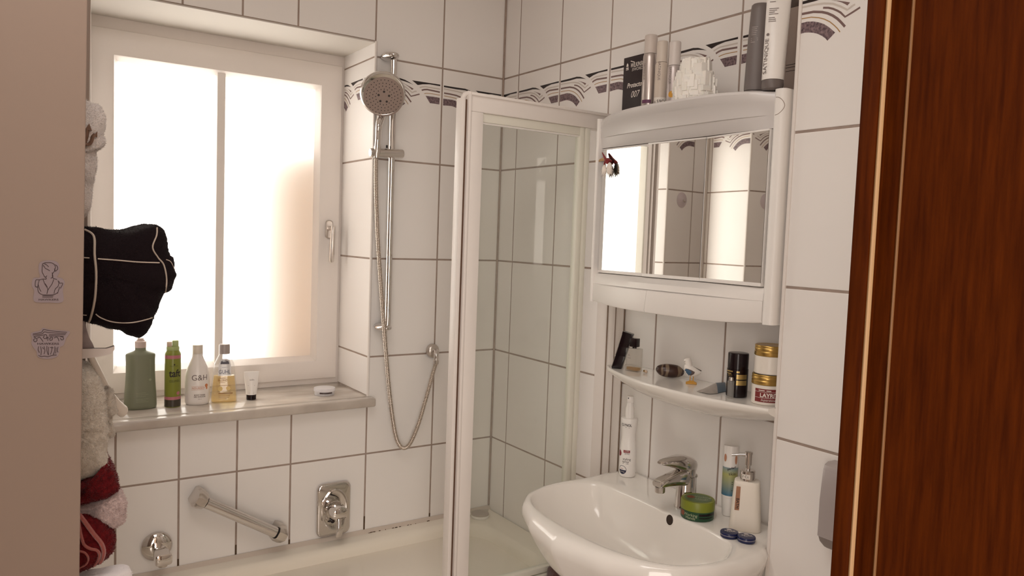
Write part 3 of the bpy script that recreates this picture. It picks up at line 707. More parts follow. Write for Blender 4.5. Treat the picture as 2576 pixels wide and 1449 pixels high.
mb = MB(T); mb.text('á 59Ct', .0125, cylmap(r, .0008), -.001, .021, maxw=r * 1.9); mb.build('lettering', M_INK, tg, smooth=False, solid=False)
t, T, r, h, zc_ = topped_bottle('hair_tube', 'slim silver-grey tube with an orange dot, beside the white crystal lump', 'tube', -.130, 1694, 107, 33, .36, mat('mauve_silver', (.55, .49, .48), .32, metal=.5), mat('cap_silver', (.66, .60, .57), .35), group='slim tubes on the cabinet')
side_word(T, r, h * .48, 'SATINIQUE', .0085, M_GINK, t, u=-r * .6)
mb = MB(T); mb.disc(-r * .25, .032, .008, cylmap(r)); mb.build('dot', mat('orange_print', (.62, .30, .03), .5), t, solid=False)
# crystal lump
p = at_x(-.135, 1748, ZT + .0015); k = 1 / scale_at(p); rw = 55 * k; ch = P(0, -.135, 1752, 150).z - ZT
t = thing('crystal_lump', 'rough white crystal lump with stepped facets, on top of the cabinet', 'crystal', p)
rnd = random.Random(5); T = facing(p); mb = MB(T)
def cr_r(f): return rw * (1.0 - .05 * f - .46 * (max(0, f - .42) / .58) ** 1.7)
mb.lathe((0, 0, 0), [(cr_r(i / 8) * .90, ch * .96 * i / 8) for i in range(9)], 24, sy=.72)
for lv in range(7):
    for j in range(17):
        a = 2 * PI * (j + rnd.uniform(-.45, .45)) / 17; hh = rnd.uniform(.10, .34) * ch; z = max(0, ch * (lv + rnd.uniform(-.4, .5)) / 7 - hh * .2); f = min(1, (z + hh * .7) / ch)
        if z + hh > ch: hh = max(.004, ch - z)
        q = cr_r(f) * rnd.uniform(.88, .97); w_ = rnd.uniform(.10, .25) * rw
        X_ = Matrix.Translation((q * math.cos(a), q * .72 * math.sin(a), z + hh / 2)) @ Matrix.Rotation(a + rnd.uniform(-.15, .15), 4, 'Z') @ Matrix.Rotation(rnd.uniform(-.06, .06), 4, 'Y')
        mb.box((-w_ * 1.4, -w_, -hh / 2), (w_ * .25, w_, hh / 2), .0006, seg=1, X=X_)
mb.build('facets', mat('selenite', (.90, .87, .82), .38, sss=.3, var=.05, vscale=30), t, angle=18)
# grey bottle, white tube, carton
GREY = mat('graphite_grey', (.17, .142, .135), .42); GREYC = mat('graphite_cap', (.14, .115, .108), .4)
p = at_x(-.10, 1899, ZT); k = 1 / scale_at(p); r = 27 * k; h = P(0, -.10, 1901, 14).z - ZT
t = thing('shampoo_bottle', 'matt dark grey bottle standing upside down on its cap, beside the white tube', 'bottle', p)
T = facing(p) @ Matrix.Rotation(math.radians(1.5), 4, 'Y')
MB(T).lathe((0, 0, 0), [(r * .98, .0155), (r, .02), (r * .98, h * .6), (r * .92, h - .012), (r * .88, h - .003), (r * .75, h)], 40, sy=.8).build('bottle_body', GREY, t)
MB(T).lathe((0, 0, 0), [(r * .95, .001), (r * .98, .003), (r * .98, .0145), (r * .93, .0148)], 40, sy=.8).build('cap', GREYC, t)
mb = MB(T)
rnd = random.Random(3)
for i, zf in enumerate((.74, .72, .70, .68, .66, .62, .60, .58)):
    mb.stroke([(-r * .75, h * zf), (-r * (.1 + .3 * rnd.random()), h * zf)], .0012, cylmap(lambda v: r * .975, .0006, sy=.8))
mb.build('print_lines', mat('pale_ink', (.42, .37, .35), .6), t, smooth=False, solid=False)
p = at_x(-.135, 1943, ZT); k = 1 / scale_at(p); r = 29 * k
t = thing('conditioner_tube', 'big white squeeze tube standing on its dark grey cap, on top of the cabinet', 'tube', p)
T = facing(p) @ Matrix.Rotation(math.radians(1.2), 4, 'Y'); h = .245
MB(T).lathe((0, 0, 0), [(r * .70, .0008), (r * .88, .004), (r * .93, .012), (r * .90, .022), (r * .85, .0225)], 40).build('cap', GREYC, t)
mb = MB(T); rings = []
for i in range(13):
    f = i / 12; z = .0225 + (h - .0225) * f; rx = r * (.93 + .10 * f); ry = r * (.93 * (1 - f ** 1.5) + .04)
    rings.append([V((rx * math.cos(2 * PI * j / 40), ry * math.sin(2 * PI * j / 40), z)) for j in range(40)])
mb.loft(rings); mb.build('tube_body', M_PLAST, t)
TB = lambda u, v: V((u, -math.sqrt(max(1e-6, 1 - (u / (r * (.93 + .10 * (v - .0225) / (h - .0225)))) ** 2)) * r * (.93 * (1 - ((v - .0225) / (h - .0225)) ** 1.5) + .04) - .0018, v))
mb = MB(T); mb.text('SATINIQUE', .0105, TB, -r * .72, .072, rot=PI / 2, sx=1.45)
mb.disc(-r * .70, .119, .003, TB)
rnd = random.Random(9)
for z in (.147, .151, .155, .163, .167, .171, .175, .190):
    mb.stroke([(-r * .72, z), (-r * .3 + r * .35 * rnd.random(), z)], .0014, TB)
mb.build('lettering', M_GINK, t, smooth=False, solid=False)
pA = at_x(-.045, 1971, ZT)
t = thing('tall_carton', 'tall grey-brown carton squeezed between the white tube and the pillar', 'box', (pA.x + .02, pA.y - .01, ZT))
T = Matrix.Translation((pA.x, pA.y, ZT)) @ Matrix.Rotation(math.radians(-90), 4, 'Z')
wC = pA.y - (PE + .003)
hc_ = P(0, pA.x, 1990, 20).z - ZT
mb = MB(T); mb.box((0, 0, 0), (wC, .035, hc_), .0006); mb.build('carton', mat('kraft_grey', (.40, .32, .275), .55), t)
mb = MB(T); mb.box((0.0005, 0.0005, hc_), (wC - .0005, .0345, hc_ + .035), .0006); mb.build('carton_lid', mat('carton_brown', (.07, .045, .035), .5), t)
mb = MB(T); fn = lambda u, v: V((u, -.0004, v)); mb.text('2M á', .014, fn, wC * .55, hc_ * .44, maxw=wC * .9)
for z in (.37, .34, .30): mb.stroke([(.004, hc_ * z), (wC * .5, hc_ * z)], .0012, fn)
mb.build('lettering', M_INK, t, smooth=False, solid=False)

# little felt ornament clipped to the cabinet's left edge
q0 = P(0, -.140, 1531, 410); k = 1 / scale_at(q0)
t = thing('felt_ornament', 'tiny red and white felt ornament pegged to the left edge of the mirror cabinet', 'ornament', q0)
D3 = lambda px, py, o=0.: P(0, -.138 - o * .5, px, py)
mb = MB(); mb.tube([D3(1499, 405, .004), D3(1509, 404, .004)], [.004, .0046], 8, flat=.6); mb.tube([D3(1509, 402, .004), D3(1522, 396, .006)], [.0028, .0036], 8, flat=.6); mb.tube([D3(1508, 404.5, .003), D3(1521, 402, .004)], [.0022, .0026], 8); mb.build('peg', mat('peg_wood', (.50, .33, .17), .7), t)
RED = mat('red_felt', (.23, .012, .014), .95, sheen=.4, bump=.4, bscale=600)
mb = MB()
for pth_, rr_ in (([(1515, 384), (1518, 390), (1522, 398), (1527, 406)], [.002, .004, .006, .009]), ([(1520, 418), (1521, 410), (1526, 402), (1533, 408)], [.002, .005, .008, .010])):
    mb.tube(smooth_path([D3(a, b, .008) for a, b in pth_], 4), [rr_[min(len(rr_) - 1, int(i / 4))] + (rr_[min(len(rr_) - 1, int(i / 4) + 1)] - rr_[min(len(rr_) - 1, int(i / 4))]) * (i % 4) / 4 for i in range(13)], 10, flat=.55)
mb.build('red_hat', RED, t)
FUR = mat('white_fur', (.84, .76, .69), .9, sheen=.5, sss=.4)
mb = MB(); rnd = random.Random(2)
for cx_, cy_, rx_, ry_ in ((1520, 428, 8, 14), (1533, 424, 9, 16)):
    c_ = D3(cx_, cy_, .010)
    T_ = []
    for i in range(9):
        f = -1 + 2 * i / 8; rad = math.sqrt(max(0.002, 1 - f * f))
        T_.append([c_ + V((-.5 * rx_ * k * rad * math.sin(2 * PI * j / 16), -rx_ * k * rad * math.cos(2 * PI * j / 16), -f * ry_ * k)) * (1 + .12 * rnd.uniform(-1, 1)) + (c_ - c_) for j in range(16)] if 0 else [V((c_.x - .6 * rx_ * k * rad * math.sin(2 * PI * j / 16) * (1 + .1 * rnd.uniform(-1, 1)), c_.y - rx_ * k * rad * math.cos(2 * PI * j / 16) * (1 + .1 * rnd.uniform(-1, 1)), c_.z - f * ry_ * k)) for j in range(16)])
    mb.loft(T_)
    for j in range(60):
        a = rnd.uniform(0, 2 * PI); f = rnd.uniform(-.4, 1); rad = math.sqrt(1 - f * f)
        b_ = V((c_.x - .6 * rx_ * k * rad * math.sin(a), c_.y - rx_ * k * rad * math.cos(a), c_.z - f * ry_ * k)); d_ = (b_ - c_).normalized() * 5 * k + V((0, 0, -4 * k)); s_ = V((0, 1, 0)) * .8 * k
        mb.add([b_ - s_, b_ + s_, b_ + d_], [[0, 1, 2]])
mb.build('fur_beard', FUR, t, solid=False)

# ------------------------------------------------------------------ ceramic shelf
ZS = 1.2535
sh = thing('ceramic_shelf', 'white ceramic wall shelf with a curved front, between mirror cabinet and basin', 'shelf', (0, -1.03, ZS - .04))
fr = [(-.0004, -.738), (-.06, -.744), (-.100, -.750)]
y = -.762
while y > -1.335: fr.append((-.197 + .74 * (y + 1.09) ** 2 if y < -.78 else -.112 - (-.762 - y) * .35, y)); y -= .02
fr += [(-.151, -1.3405), (-.135, -1.3406), (-.06, -1.3406), (-.0004, -1.3406)]
def shr(sx_, z, ins=0.): 
    return [V((min(-.0004, (x * sx_ + ins if x < -.02 else x)), yy, z if x < -.02 else min(z, ZS - (.0002 if ins < .012 else 0)))) for x, yy in fr]
def und(sx_, dz): return [V((q.x, q.y, ZS - dz * (.38 + .95 * max(0, 1 - ((q.y + 1.06) / .32) ** 2)))) for q in shr(sx_, 0)]
mb = MB(); mb.loft([und(.06, .054), und(.45, .047), und(.80, .030), und(.95, .013), shr(1.0, ZS - .001), shr(1.0, ZS + .0045, .001), shr(1.0, ZS + .0062, .005), shr(1.0, ZS + .0042, .010), shr(1.0, ZS, .015), shr(1.0, ZS, .0165), shr(.02, ZS)])
mb.build('shelf_body', M_CER, sh, angle=60)

# ------------------------------------------------------------------ things on the ceramic shelf
ZSH = ZS + .0004
# black flask leaning at the left end
p = P(2, ZSH, 1552, 926); k = 1 / scale_at(p)
t = thing('perfume_flask', 'tall black perfume flask leaning at the left end of the ceramic shelf', 'perfume', p)
yaw = math.atan2(CAM.y - p.y, CAM.x - p.x) + PI / 2
T = facing(p, -.25); ln = .021; mb = MB(T); hgt = 92 * k; rings = []
for f, w in ((0, .0135), (.02, .0142), (.345, .0142), (.35, .0135), (.355, .0142), (.60, .0146), (.605, .0138), (.61, .0146), (.985, .0152), (1, .0147)):
    dx = math.tan(math.radians(15.5)) * hgt * f
    rings.append([V((x + dx, y, hgt * f + (.0 if f < .98 else -.0035 * (x / w)))) for x, y in rr(w, .010, .003, 3)])
mb.loft(rings); mb.build('flask', M_BLACK, t, angle=25)
mb = MB(T)
for f0, f1 in ((.03, .33), (.37, .58), (.63, .96)):
    q = [V((-.0147 + math.tan(math.radians(15.5)) * hgt * f, -.0085, hgt * f)) for f in (f0, f1)]
    mb.tube(q, .0009, 6)
mb.build('edge_trim', M_STEEL, t)
# clear square flacon
p = P(2, ZSH, 1593, 936); p += V((.012, .012, 0)); k = 1 / scale_at(p)
t = thing('perfume_bottle', 'square clear glass perfume bottle with black cap and little liquid left', 'perfume', p)
T = facing(p, -.55); M_GLS = clear_mat('flacon_glass', (.90, .885, .86), rough=.02, haze=.05, edge=.55); w, d_, h = .0205, .0125, 58 * k
MB(T).box((-w, -d_, 0), (w, d_, h), .0022).build('glass_body', M_GLS, t)
MB(T).box((-w + .003, -d_ + .003, .003), (w - .003, d_ - .003, .0115), .001).build('perfume', clear_mat('perfume_liquid', (.74, .56, .30), rough=.05, haze=.15), t)
mb = MB(T); mb.box((-w * .55, -d_ * .72, h + .004), (w * .55, d_ * .72, h + 25 * k), .0012); mb.lathe((0, 0, h), [(.006, 0), (.006, .005)], 16); mb.build('cap', M_BLACK, t)
mb = MB(T); fn = lambda u, v: V((u, -d_ - .0003, v)); mb.text('BL', .007, fn, -.008, h * .70); mb.stroke([(-.013, h * .58), (-.003, h * .58)], .001, fn); mb.build('lettering', M_GINK, t, smooth=False, solid=False)
# bead
p = P(2, ZSH, 1625, 939); k = 1 / scale_at(p)
t = thing('earring', 'tiny gold stud earring with a pale stone lying beside the clear perfume bottle', 'earring', p)
mb = MB(); mb.lathe(p + V((0, 0, .0045)), [(.0005, -.0045), (.003, -.0035), (.0045, 0), (.003, .0035), (.0005, .0045)], 14); mb.build('stone', mat('pearl_stone', (.60, .45, .33), .2), t)
mb = MB(); mb.tube([p + V((.002, .004, .005)), p + V((.004, .012, .004))], .003, 8); mb.build('gold_setting', mat('gold', (.55, .34, .10), .25, metal=1), t)
# banded stone
f_ = P(2, ZSH, 1686, 952); p = f_ + V((.010, .012, 0)); k = 1 / scale_at(p)
t = thing('banded_stone', 'egg-shaped brown stone with pale bands lying on the ceramic shelf', 'stone', p)
T = facing(p, .1) @ Matrix.Translation((0, 0, 17 * k)) @ Matrix.Rotation(math.radians(3), 4, 'Y')
mb = MB(T); n = 46; edges = [(-1, -.72, 0), (-.50, -.36, 1), (-.36, -.20, 0), (-.20, .02, 1), (.02, .48, 0), (.48, .80, 1), (.80, 1, 0)]
rings = []; mi = []
for i in range(n + 1):
    f = -1 + 2 * i / n; rad = max(.004, (1 - abs(f) ** 2.5)) ** .5
    rings.append([V((34.5 * k * f + .0012 * math.sin(3 * a + i * .3), 16.8 * k * rad * math.cos(a), 16.8 * k * rad * math.sin(a))) for a in [2 * PI * j / 28 for j in range(28)]])
    g = f + 1 / n; mi.append(1 if (-.66 < g < -.50 or -.36 < g < -.14 or .50 < g < .84) else 0)
mb.loft(rings, mi[:-1]); mb.build('stone', [mat('jasper_brown', (.045, .016, .010), .3, var=.3, vscale=60), mat('jasper_tan', (.20, .14, .09), .35, var=.2, vscale=60)], t)
# gull
c = P(2, ZSH, 1738, 966); k = 1 / scale_at(c); p = c + V((.004, .004, 0))
t = thing('gull_figurine', 'small carved white gull with blue wings on a yellow foot', 'figurine', p)
GW = mat('painted_white', (.80, .75, .70), .45); GY = mat('painted_yellow', (.60, .31, .05), .45); GB = mat('painted_blue', (.045, .105, .19), .45)
T = facing(p); sx_ = lambda px: (px - 1738) * k; sz = lambda py: (966 - py) * k
mb = MB(T); rings = []
for px, py, w, h, d in ((1719.5, 930, 2, 4, 3), (1721.5, 930, 7, 10, 7), (1727, 931, 12, 15, 10), (1735, 932, 13, 16, 11), (1744, 934, 11, 13, 9.5), (1753, 935.5, 6, 8.5, 6.5), (1761, 935, 3, 3, 4)):
    rings.append([V((sx_(px) - h * k * math.sin(a) * .18, d * k * math.cos(a), sz(py) + h * k * math.sin(a))) for a in [2 * PI * j / 24 for j in range(24)]])
mb.loft(rings); rings = []
for px, py, w, d in ((1731, 926, 11, 9), (1730.5, 918, 8.6, 7.4), (1729, 913, 9.2, 7.5), (1727, 909, 9.8, 7.8), (1727, 905, 8.6, 7), (1728.5, 902.3, 6, 5.5), (1730, 901, 3, 3)):
    rings.append([V((sx_(px) + w * k * math.cos(a), d * k * math.sin(a), sz(py))) for a in [2 * PI * j / 24 for j in range(24)]])
mb.loft(rings); mb.build('bird_body', GW, t, angle=60)
bv = bvh_of(mb)
def surf(px, py, o=.0005):
    h_, n_ = cast(bv, px, py)
    return None if h_ is None else h_ - ray(px, py).normalized() * o
def decal(pts, name, m, parent, off=.0005):
    cx_ = sum(a for a, b in pts) / len(pts); cy_ = sum(b for a, b in pts) / len(pts); vs = []
    for f in (1, .5): 
        for a, b in pts:
            q = surf(cx_ + (a - cx_) * f, cy_ + (b - cy_) * f, off)
            vs.append(q if q is not None else bv.find_nearest(CAM + ray(cx_ + (a - cx_) * f, cy_ + (b - cy_) * f) * ((p - CAM).dot(F)))[0] - ray(a, b).normalized() * off)
    q = surf(cx_, cy_, off); vs.append(q if q is not None else p); n = len(pts)
    fs = [[j, (j + 1) % n, n + (j + 1) % n, n + j] for j in range(n)] + [[n + j, n + (j + 1) % n, 2 * n] for j in range(n)]
    return MB().add(vs, fs).build(name, m, parent, solid=False)
decal([(1722, 930), (1725, 927), (1731, 928), (1739, 931), (1748, 936), (1746, 941), (1738, 945), (1729, 945), (1724, 940)], 'wing_edge', mat('painted_dark', (.10, .065, .06), .5), t, .0006)
decal([(1722.5, 931), (1725, 928), (1730, 929), (1736, 932), (1740, 936), (1738, 941), (1733, 945), (1727, 944), (1723.5, 938)], 'wing', GB, t, .0011)
MB(T).tube([V((sx_(1742), -.001, sz(922))), V((sx_(1752), .0, sz(927.5))), V((sx_(1762), .001, sz(932)))], [.0006, .0011, .0011], 8).build('tail_feather', M_BLACK, t)
q = surf(1723, 908.5, .0002)
MB().lathe(q if q is not None else p, [(.0003, -.001), (.001, 0), (.0003, .001)], 10).build('eye', M_BLACK, t)
mb = MB(T); rings = []
for z, w, d in ((0, 13.5, 9), (3, 13.5, 9), (7.5, 5, 4)): rings.append([V((x, y, z * k)) for x, y in rr(w * k, d * k, 2.5 * k, 3, sx_(1739))])
mb.loft(rings); mb.build('foot', GY, t, angle=25)
mb = MB(T)
for px in (1735.5, 1743): mb.tube([V((sx_(px), 0, 6 * k)), V((sx_(px + .5), 0, sz(946)))], 1.2 * k, 8)
mb.build('legs', GY, t)
# folded satin pouch / tissue
t = thing('cosmetic_sachet', 'flat grey sachet with a blue tip lying beside the black deodorant', 'sachet', P(2, ZSH, 1785, 985))
g = lambda px, py, z: P(2, ZSH + z, px, py)
mb = MB(); rings = []
for (a, b), (c_, d_), th in (((1752, 984), (1770, 988), .002), ((1768, 979), (1784, 991), .006), ((1788, 973), (1800, 990), .012), ((1797, 969), (1806, 989), .014), ((1822, 965), (1826, 984), .010), ((1828, 966), (1831, 980), .002)):
    A = g(a, b, .001); B = g(c_, d_, .001); m_ = (A + B) / 2
    rings.append([A, A.lerp(m_, .5) + V((0, 0, th * .8)), m_ + V((0, 0, th)), m_.lerp(B, .5) + V((0, 0, th * .8)), B, m_ - V((0, 0, .0008))])
mb.loft(rings, [0, 0, 0, 1, 0]); mb.build('pouch', [mat('satin_grey', (.46, .41, .37), .4, var=.25, vscale=50), mat('slate_blue', (.085, .125, .17), .5)], t)
# black deodorant, clear vial, jars
p, k = stand(ZSH, 1852, 1001, 52); r = 26 * k; h = 110 * k
t = thing('deodorant_can', 'glossy black deodorant can with gold bars on the ceramic shelf', 'deodorant', p)
T = facing(p); GOLDF = mat('gold_foil', (.50, .36, .14), .35, metal=.8)
MB(T).lathe((0, 0, 0), [(r * .93, 0), (r, .002), (r, h * .635), (r * .97, h * .64)], 48).build('can', M_BLACK, t)
MB(T).lathe((0, 0, 0), [(r * .97, h * .642), (r * .97, h - .003), (r * .95, h - .0006), (r * .9, h)], 48).build('cap', M_BLACK, t)
mb = MB(T); cm = cylmap(r, .0004)
mb.patch(cm, -r * 1.25, -r * .45, h * .575, h * .605, 8); mb.patch(cm, -r * .10, r * .20, h * .565, h * .605, 4); mb.patch(cm, -r * .08, r * .98, h * .42, h * .53, 10); mb.patch(cm, -r * .08, r * .98, h * .285, h * .395, 10); mb.patch(cm, -r * 1.2, -r * .6, h * .53, h * .548, 6)
mb.build('gold_bars', GOLDF, t, solid=False)
mb = MB(T); mb.text('DEO', .006, cm, -r * .75, h * .50); mb.build('lettering', GOLDF, t, smooth=False, solid=False)
p2 = P(2, ZSH, 1834, 1004) ; k2 = 1 / scale_at(p2); r2 = 8.2 * k2; h2 = 54 * k2
dd_ = V((CAM.x - p.x, CAM.y - p.y, 0)).normalized(); p2 = p + dd_ * (r + r2 + .001) * .98 + V((dd_.y, -dd_.x, 0)) * (.0135); p2.z = ZSH
t = thing('glass_vial', 'slim clear glass vial standing in front of the black deodorant', 'vial', p2)
T2 = facing(p2)
MB(T2).lathe((0, 0, 0), [(r2 * .9, 0), (r2, .0015), (r2, h2 * .80), (r2 * .7, h2 * .83)], 24).build('vial_glass', clear_mat('vial_glass', (.90, .89, .87), rough=.03, haze=.14, edge=.4), t)
MB(T2).lathe((0, 0, 0), [(r2 * .72, h2 * .835), (r2 * .72, h2 * .98), (r2 * .6, h2)], 20).build('stopper', M_CHROMEB, t)
GOLDM = mat('jar_gold', (.56, .36, .11), .3, metal=.9)
def jar(z, px, py, name, label, hb, hl, group, pos=None):
    if pos is None:
        p, k = stand(z, px, py, 76)
    else: p = pos; k = 1 / scale_at(pos)
    r = 38.5 * k; t = thing('cream_jar', label, 'jar', p, group); T = facing(p)
    MB(T).lathe((0, 0, 0), [(r * .93, 0), (r * .98, .002), (r * .98, hb * k - .001), (r * .95, hb * k)], 48).build('jar_body', mat('jar_cream', (.83, .77, .70), .3), t)
    z0 = hb * k; H_ = hl * k
    MB(T).lathe((0, 0, 0), [(r * .96, z0 + .0003), (r * 1.0, z0 + H_ * .08), (r * .985, z0 + H_ * .30), (r * 1.0, z0 + H_ * .36), (r * .955, z0 + H_ * .46), (r * .985, z0 + H_ * .58), (r * .985, z0 + H_ * .72), (r * .96, z0 + H_ * .78), (r * .98, z0 + H_ * .86), (r * .98, z0 + H_ * .96), (r * .95, z0 + H_), (r * .9, z0 + H_ * .985)], 48).build('lid', GOLDM, t, angle=50)
    return t, T, r, k, z0, z0 + H_, p
t, T, r, k, z0, z1, p = jar(ZSH, 1927, 1021, 'jar', 'lower white jar with a dark red label and gold lid, at the shelf\'s right end', 49, 26, 'two stacked jars')
M_LAB = mat('label_oxblood', (.20, .022, .022), .5); cm = cylmap(r * .98, .0005); cm2 = cylmap(r * .98, .0010)
mb = MB(T); mb.patch(cm, -r * .78, r * 1.4, 8 * k, 41 * k, 24); lb = mb.build('label', M_LAB, t, solid=False)
mb = MB(T); mb.text('LAYRITE', 13.5 * k, cm2, -r * .42, 25 * k, align='LEFT', bold=.03); mb.text('Supershine Cream', 8 * k, cm2, -r * .36, 13.5 * k, align='LEFT', shear=.3)
for z in (33.5, 19): mb.stroke([(-r * .78 + i * r * .1, z * k) for i in range(22)], .7 * k, cm2)
for a, b in ((-.5, -.15), (0, .25)): mb.stroke([(r * a + i * r * (b - a) / 5, 37 * k) for i in range(6)], 2 * k, cm2)
mb.build('lettering', M_WHITEINK, lb, smooth=False, solid=False)
t, T, r, k, z0, z1, p2 = jar(0, 0, 0, 'jar', 'upper jar with a bare white side and gold lid, stacked on the red-labelled jar', 45, 27, 'two stacked jars', pos=p + V((.004, -.0005, z1 + .0006)))
mb = MB(T); cm = cylmap(r * .98, .0006); mb.patch(cm, r * .52, r * .72, 8 * k, 40 * k, 4); mb.build('label', mat('label_yellow', (.62, .36, .04), .5), t, solid=False)

# ------------------------------------------------------------------ wash basin
ZB = .951
outer = [(-.003, -.756), (-.12, -.756), (-.23, -.758), (-.33, -.769), (-.405, -.799), (-.452, -.848), (-.497, -.945), (-.523, -1.07), (-.497, -1.195), (-.452, -1.29), (-.405, -1.339), (-.33, -1.369), (-.24, -1.379), (-.18, -1.373), (-.135, -1.352), (-.1265, -1.3395), (-.06, -1.3385), (-.003, -1.3385)]
inner = [(-.436, -.87), (-.391, -.82), (-.297, -.790), (-.206, -.815), (-.180, -.86), (-.175, -.93), (-.176, -1.0), (-.180, -1.08), (-.178, -1.16), (-.178, -1.22), (-.190, -1.285), (-.215, -1.315), (-.285, -1.348), (-.375, -1.328), (-.428, -1.270), (-.456, -1.18), (-.465, -1.07), (-.458, -.95)]
BC = V((-.30, -1.07))
def radial(poly, n=96):
    out = []
    for i in range(n):
        a = 2 * PI * i / n; d = V((math.cos(a), math.sin(a))); best = None
        for (x0, y0), (x1, y1) in zip(poly, poly[1:] + poly[:1]):
            e_ = V((x1 - x0, y1 - y0)); w_ = V((x0, y0)) - BC; den = d.x * e_.y - d.y * e_.x
            if abs(den) < 1e-12: continue
            t_ = (w_.x * e_.y - w_.y * e_.x) / den; u_ = (w_.x * d.y - w_.y * d.x) / den
            if -1e-6 <= u_ <= 1 + 1e-6 and t_ > 0 and (best is None or t_ > best): best = t_
        out.append(BC + d * best)
    return out
sm = lambda pl: [(q.x, q.y) for q in smooth_path([V((a, b, 0)) for a, b in pl], 4, closed=True)]
PO = radial(outer, 144); PI_ = radial(sm(inner), 144)
def wall_w(p):      # 1 at the deck by the wall, 0 at the free rim
    return max(0., min(1., (p.x + .20) / .10))
def br(fo, fi, z, zback=None, shrink=1.):
    out = []
    for a, b in zip(PO, PI_):
        q = a * fo + b * fi; w = wall_w(a)
        zz = z if zback is None else z * (1 - w) + zback * w
        if shrink != 1.:
            s_ = shrink + (1 - shrink) * w; q = BC + (q - BC) * s_
        out.append(V((min(q.x, -.003), q.y, zz)))
    return out
def bi(s_, z, dx=0.):
    c_ = BC + V((.02 + dx, 0)) * (1 - s_); return [V((c_.x + (b.x - BC.x) * s_, c_.y + (b.y - BC.y) * s_, z)) for b in PI_]
ws = thing('wash_basin', 'white ceramic wash basin with a wide rounded rim, in the niche under the shelf', 'basin', (-.003, -1.05, .78))
mb = MB()
mb.loft([br(1, 0, .775, .80, .40), br(1, 0, .785, .80, .54), br(1, 0, .805, .81, .66), br(1, 0, .832, .84, .77), br(1, 0, .860, .87, .86), br(1, 0, .888, .90, .935), br(1, 0, .908, .92, .98), br(1, 0, .923, .936), br(.93, .07, .9365, .948), br(.80, .20, .946, ZB), br(.55, .45, .9515, ZB), br(.25, .75, .9525, ZB), br(.04, .96, .9515, ZB - .0003), br(0, 1, .9495, ZB - .002),
         bi(.985, .944), bi(.955, .925), bi(.90, .895), bi(.80, .865), bi(.62, .838), bi(.38, .822), bi(.12, .815)])
mb.build('bowl', M_CER, ws, angle=75); bv_basin = bvh_of(mb)
hp_, hn2 = cast(bv_basin, 1685, 1308)
if hp_ is not None:
    if hn2.dot(ray(1685, 1308)) > 0: hn2 = -hn2
    ax = hn2.cross(V((0, 0, 1))).normalized(); ay = ax.cross(hn2).normalized() ; ay = ay if ay.z > 0 else -ay
    OF = lambda u, v: hp_ + hn2 * .0006 + ax * u + ay * v
    MB().disc(0, 0, .0115, OF, ry=.0125).build('overflow_hole', mat('overflow_dark', (.030, .016, .010), .7), ws, smooth=False, solid=False)
    mb = MB(); mb.tube([hp_ + ax * .0125 * math.cos(2 * PI * j / 24) + ay * .0138 * math.sin(2 * PI * j / 24) for j in range(25)], .0016, 8); mb.build('overflow_rim', M_CER, ws)
MB().lathe((BC.x + .018, BC.y, .8155), [(.022, .0), (.022, .003), (.018, .0045), (.004, .005)], 32).build('drain', M_CHROME, ws)

# faucet
p = V((-.112, -1.080, ZB)); k = 1 / scale_at(p)
fc = thing('basin_faucet', 'chrome single-lever faucet on the wash basin', 'faucet', p)
tp = P(1, -1.085, 1652, 1219); le = P(1, -1.082, 1658, 1164)
z1 = .951 + 80 * k; z2 = z1 + 21 * k
MB().lathe(p, [(.0265, 0), (.0265, .004), (.0245, .008), (.0235, z1 - ZB - .004), (.0225, z1 - ZB)], 36).build('faucet_body', M_CHROME, fc)
MB().lathe(p, [(.0222, z1 - ZB - .0006), (.0222, z1 - ZB + .0015)], 36).build('joint_ring', M_RUB, fc)
mb = MB(); rings = []
a0 = V((p.x + .004, p.y, tp.z + .012 + .002)); 
for f, w, h, zz in ((0, .021, .022, -.010), (.2, .021, .0215, -.007), (.45, .0195, .0165, -.003), (.75, .0175, .0115, 0), (.95, .0165, .0085, .0005), (1, .0145, .006, 0)):
    q = a0.lerp(tp, f) + V((0, 0, zz)); rings.append([q + V((-.15 * z_, y_, z_)) for y_, z_ in rr(w, h, min(w, h) * .75, 5)])
mb.loft(rings); mb.build('spout', M_CHROME, fc)
MB().lathe(tp + V((.012, 0, -.021)), [(.0115, 0), (.0125, .002), (.0125, .014)], 24).build('aerator', M_STEEL, fc)
mb = MB(); mb.lathe(p, [(.0228, z1 - ZB + .0012), (.0235, z1 - ZB + .004), (.0235, z2 - ZB)], 36)
rings = []
for f, w, h in ((-.14, .006, .004), (-.10, .0155, .012), (0.0, .0232, .0195), (.18, .0250, .0215), (.36, .0235, .0195), (.55, .0190, .0145), (.75, .0145, .0098), (.93, .0100, .0055), (1, .0055, .0028)):
    s0 = V((p.x + .012, p.y, z2 + .0065)); q = s0.lerp(le, f); q.z = s0.z + (le.z - s0.z) * max(0, f) ** 1.1 + .004 * math.sin(PI * max(0, min(1, f)))
    rings.append([q + V((0, y_, z_)) for y_, z_ in rr(w, h, min(w, h) * .9, 5)])
mb.loft(rings); mb.build('lever', M_CHROME, fc, angle=50)
q = P(1, -1.080, 1750, 1196)
mb = MB(); mb.tube([q + V((0, -.002, -.05)), q], .0025, 8); mb.lathe(q, [(.002, -.006), (.0055, -.003), (.0055, .002), (.002, .005)], 14); mb.build('drain_knob', M_CHROME, fc)

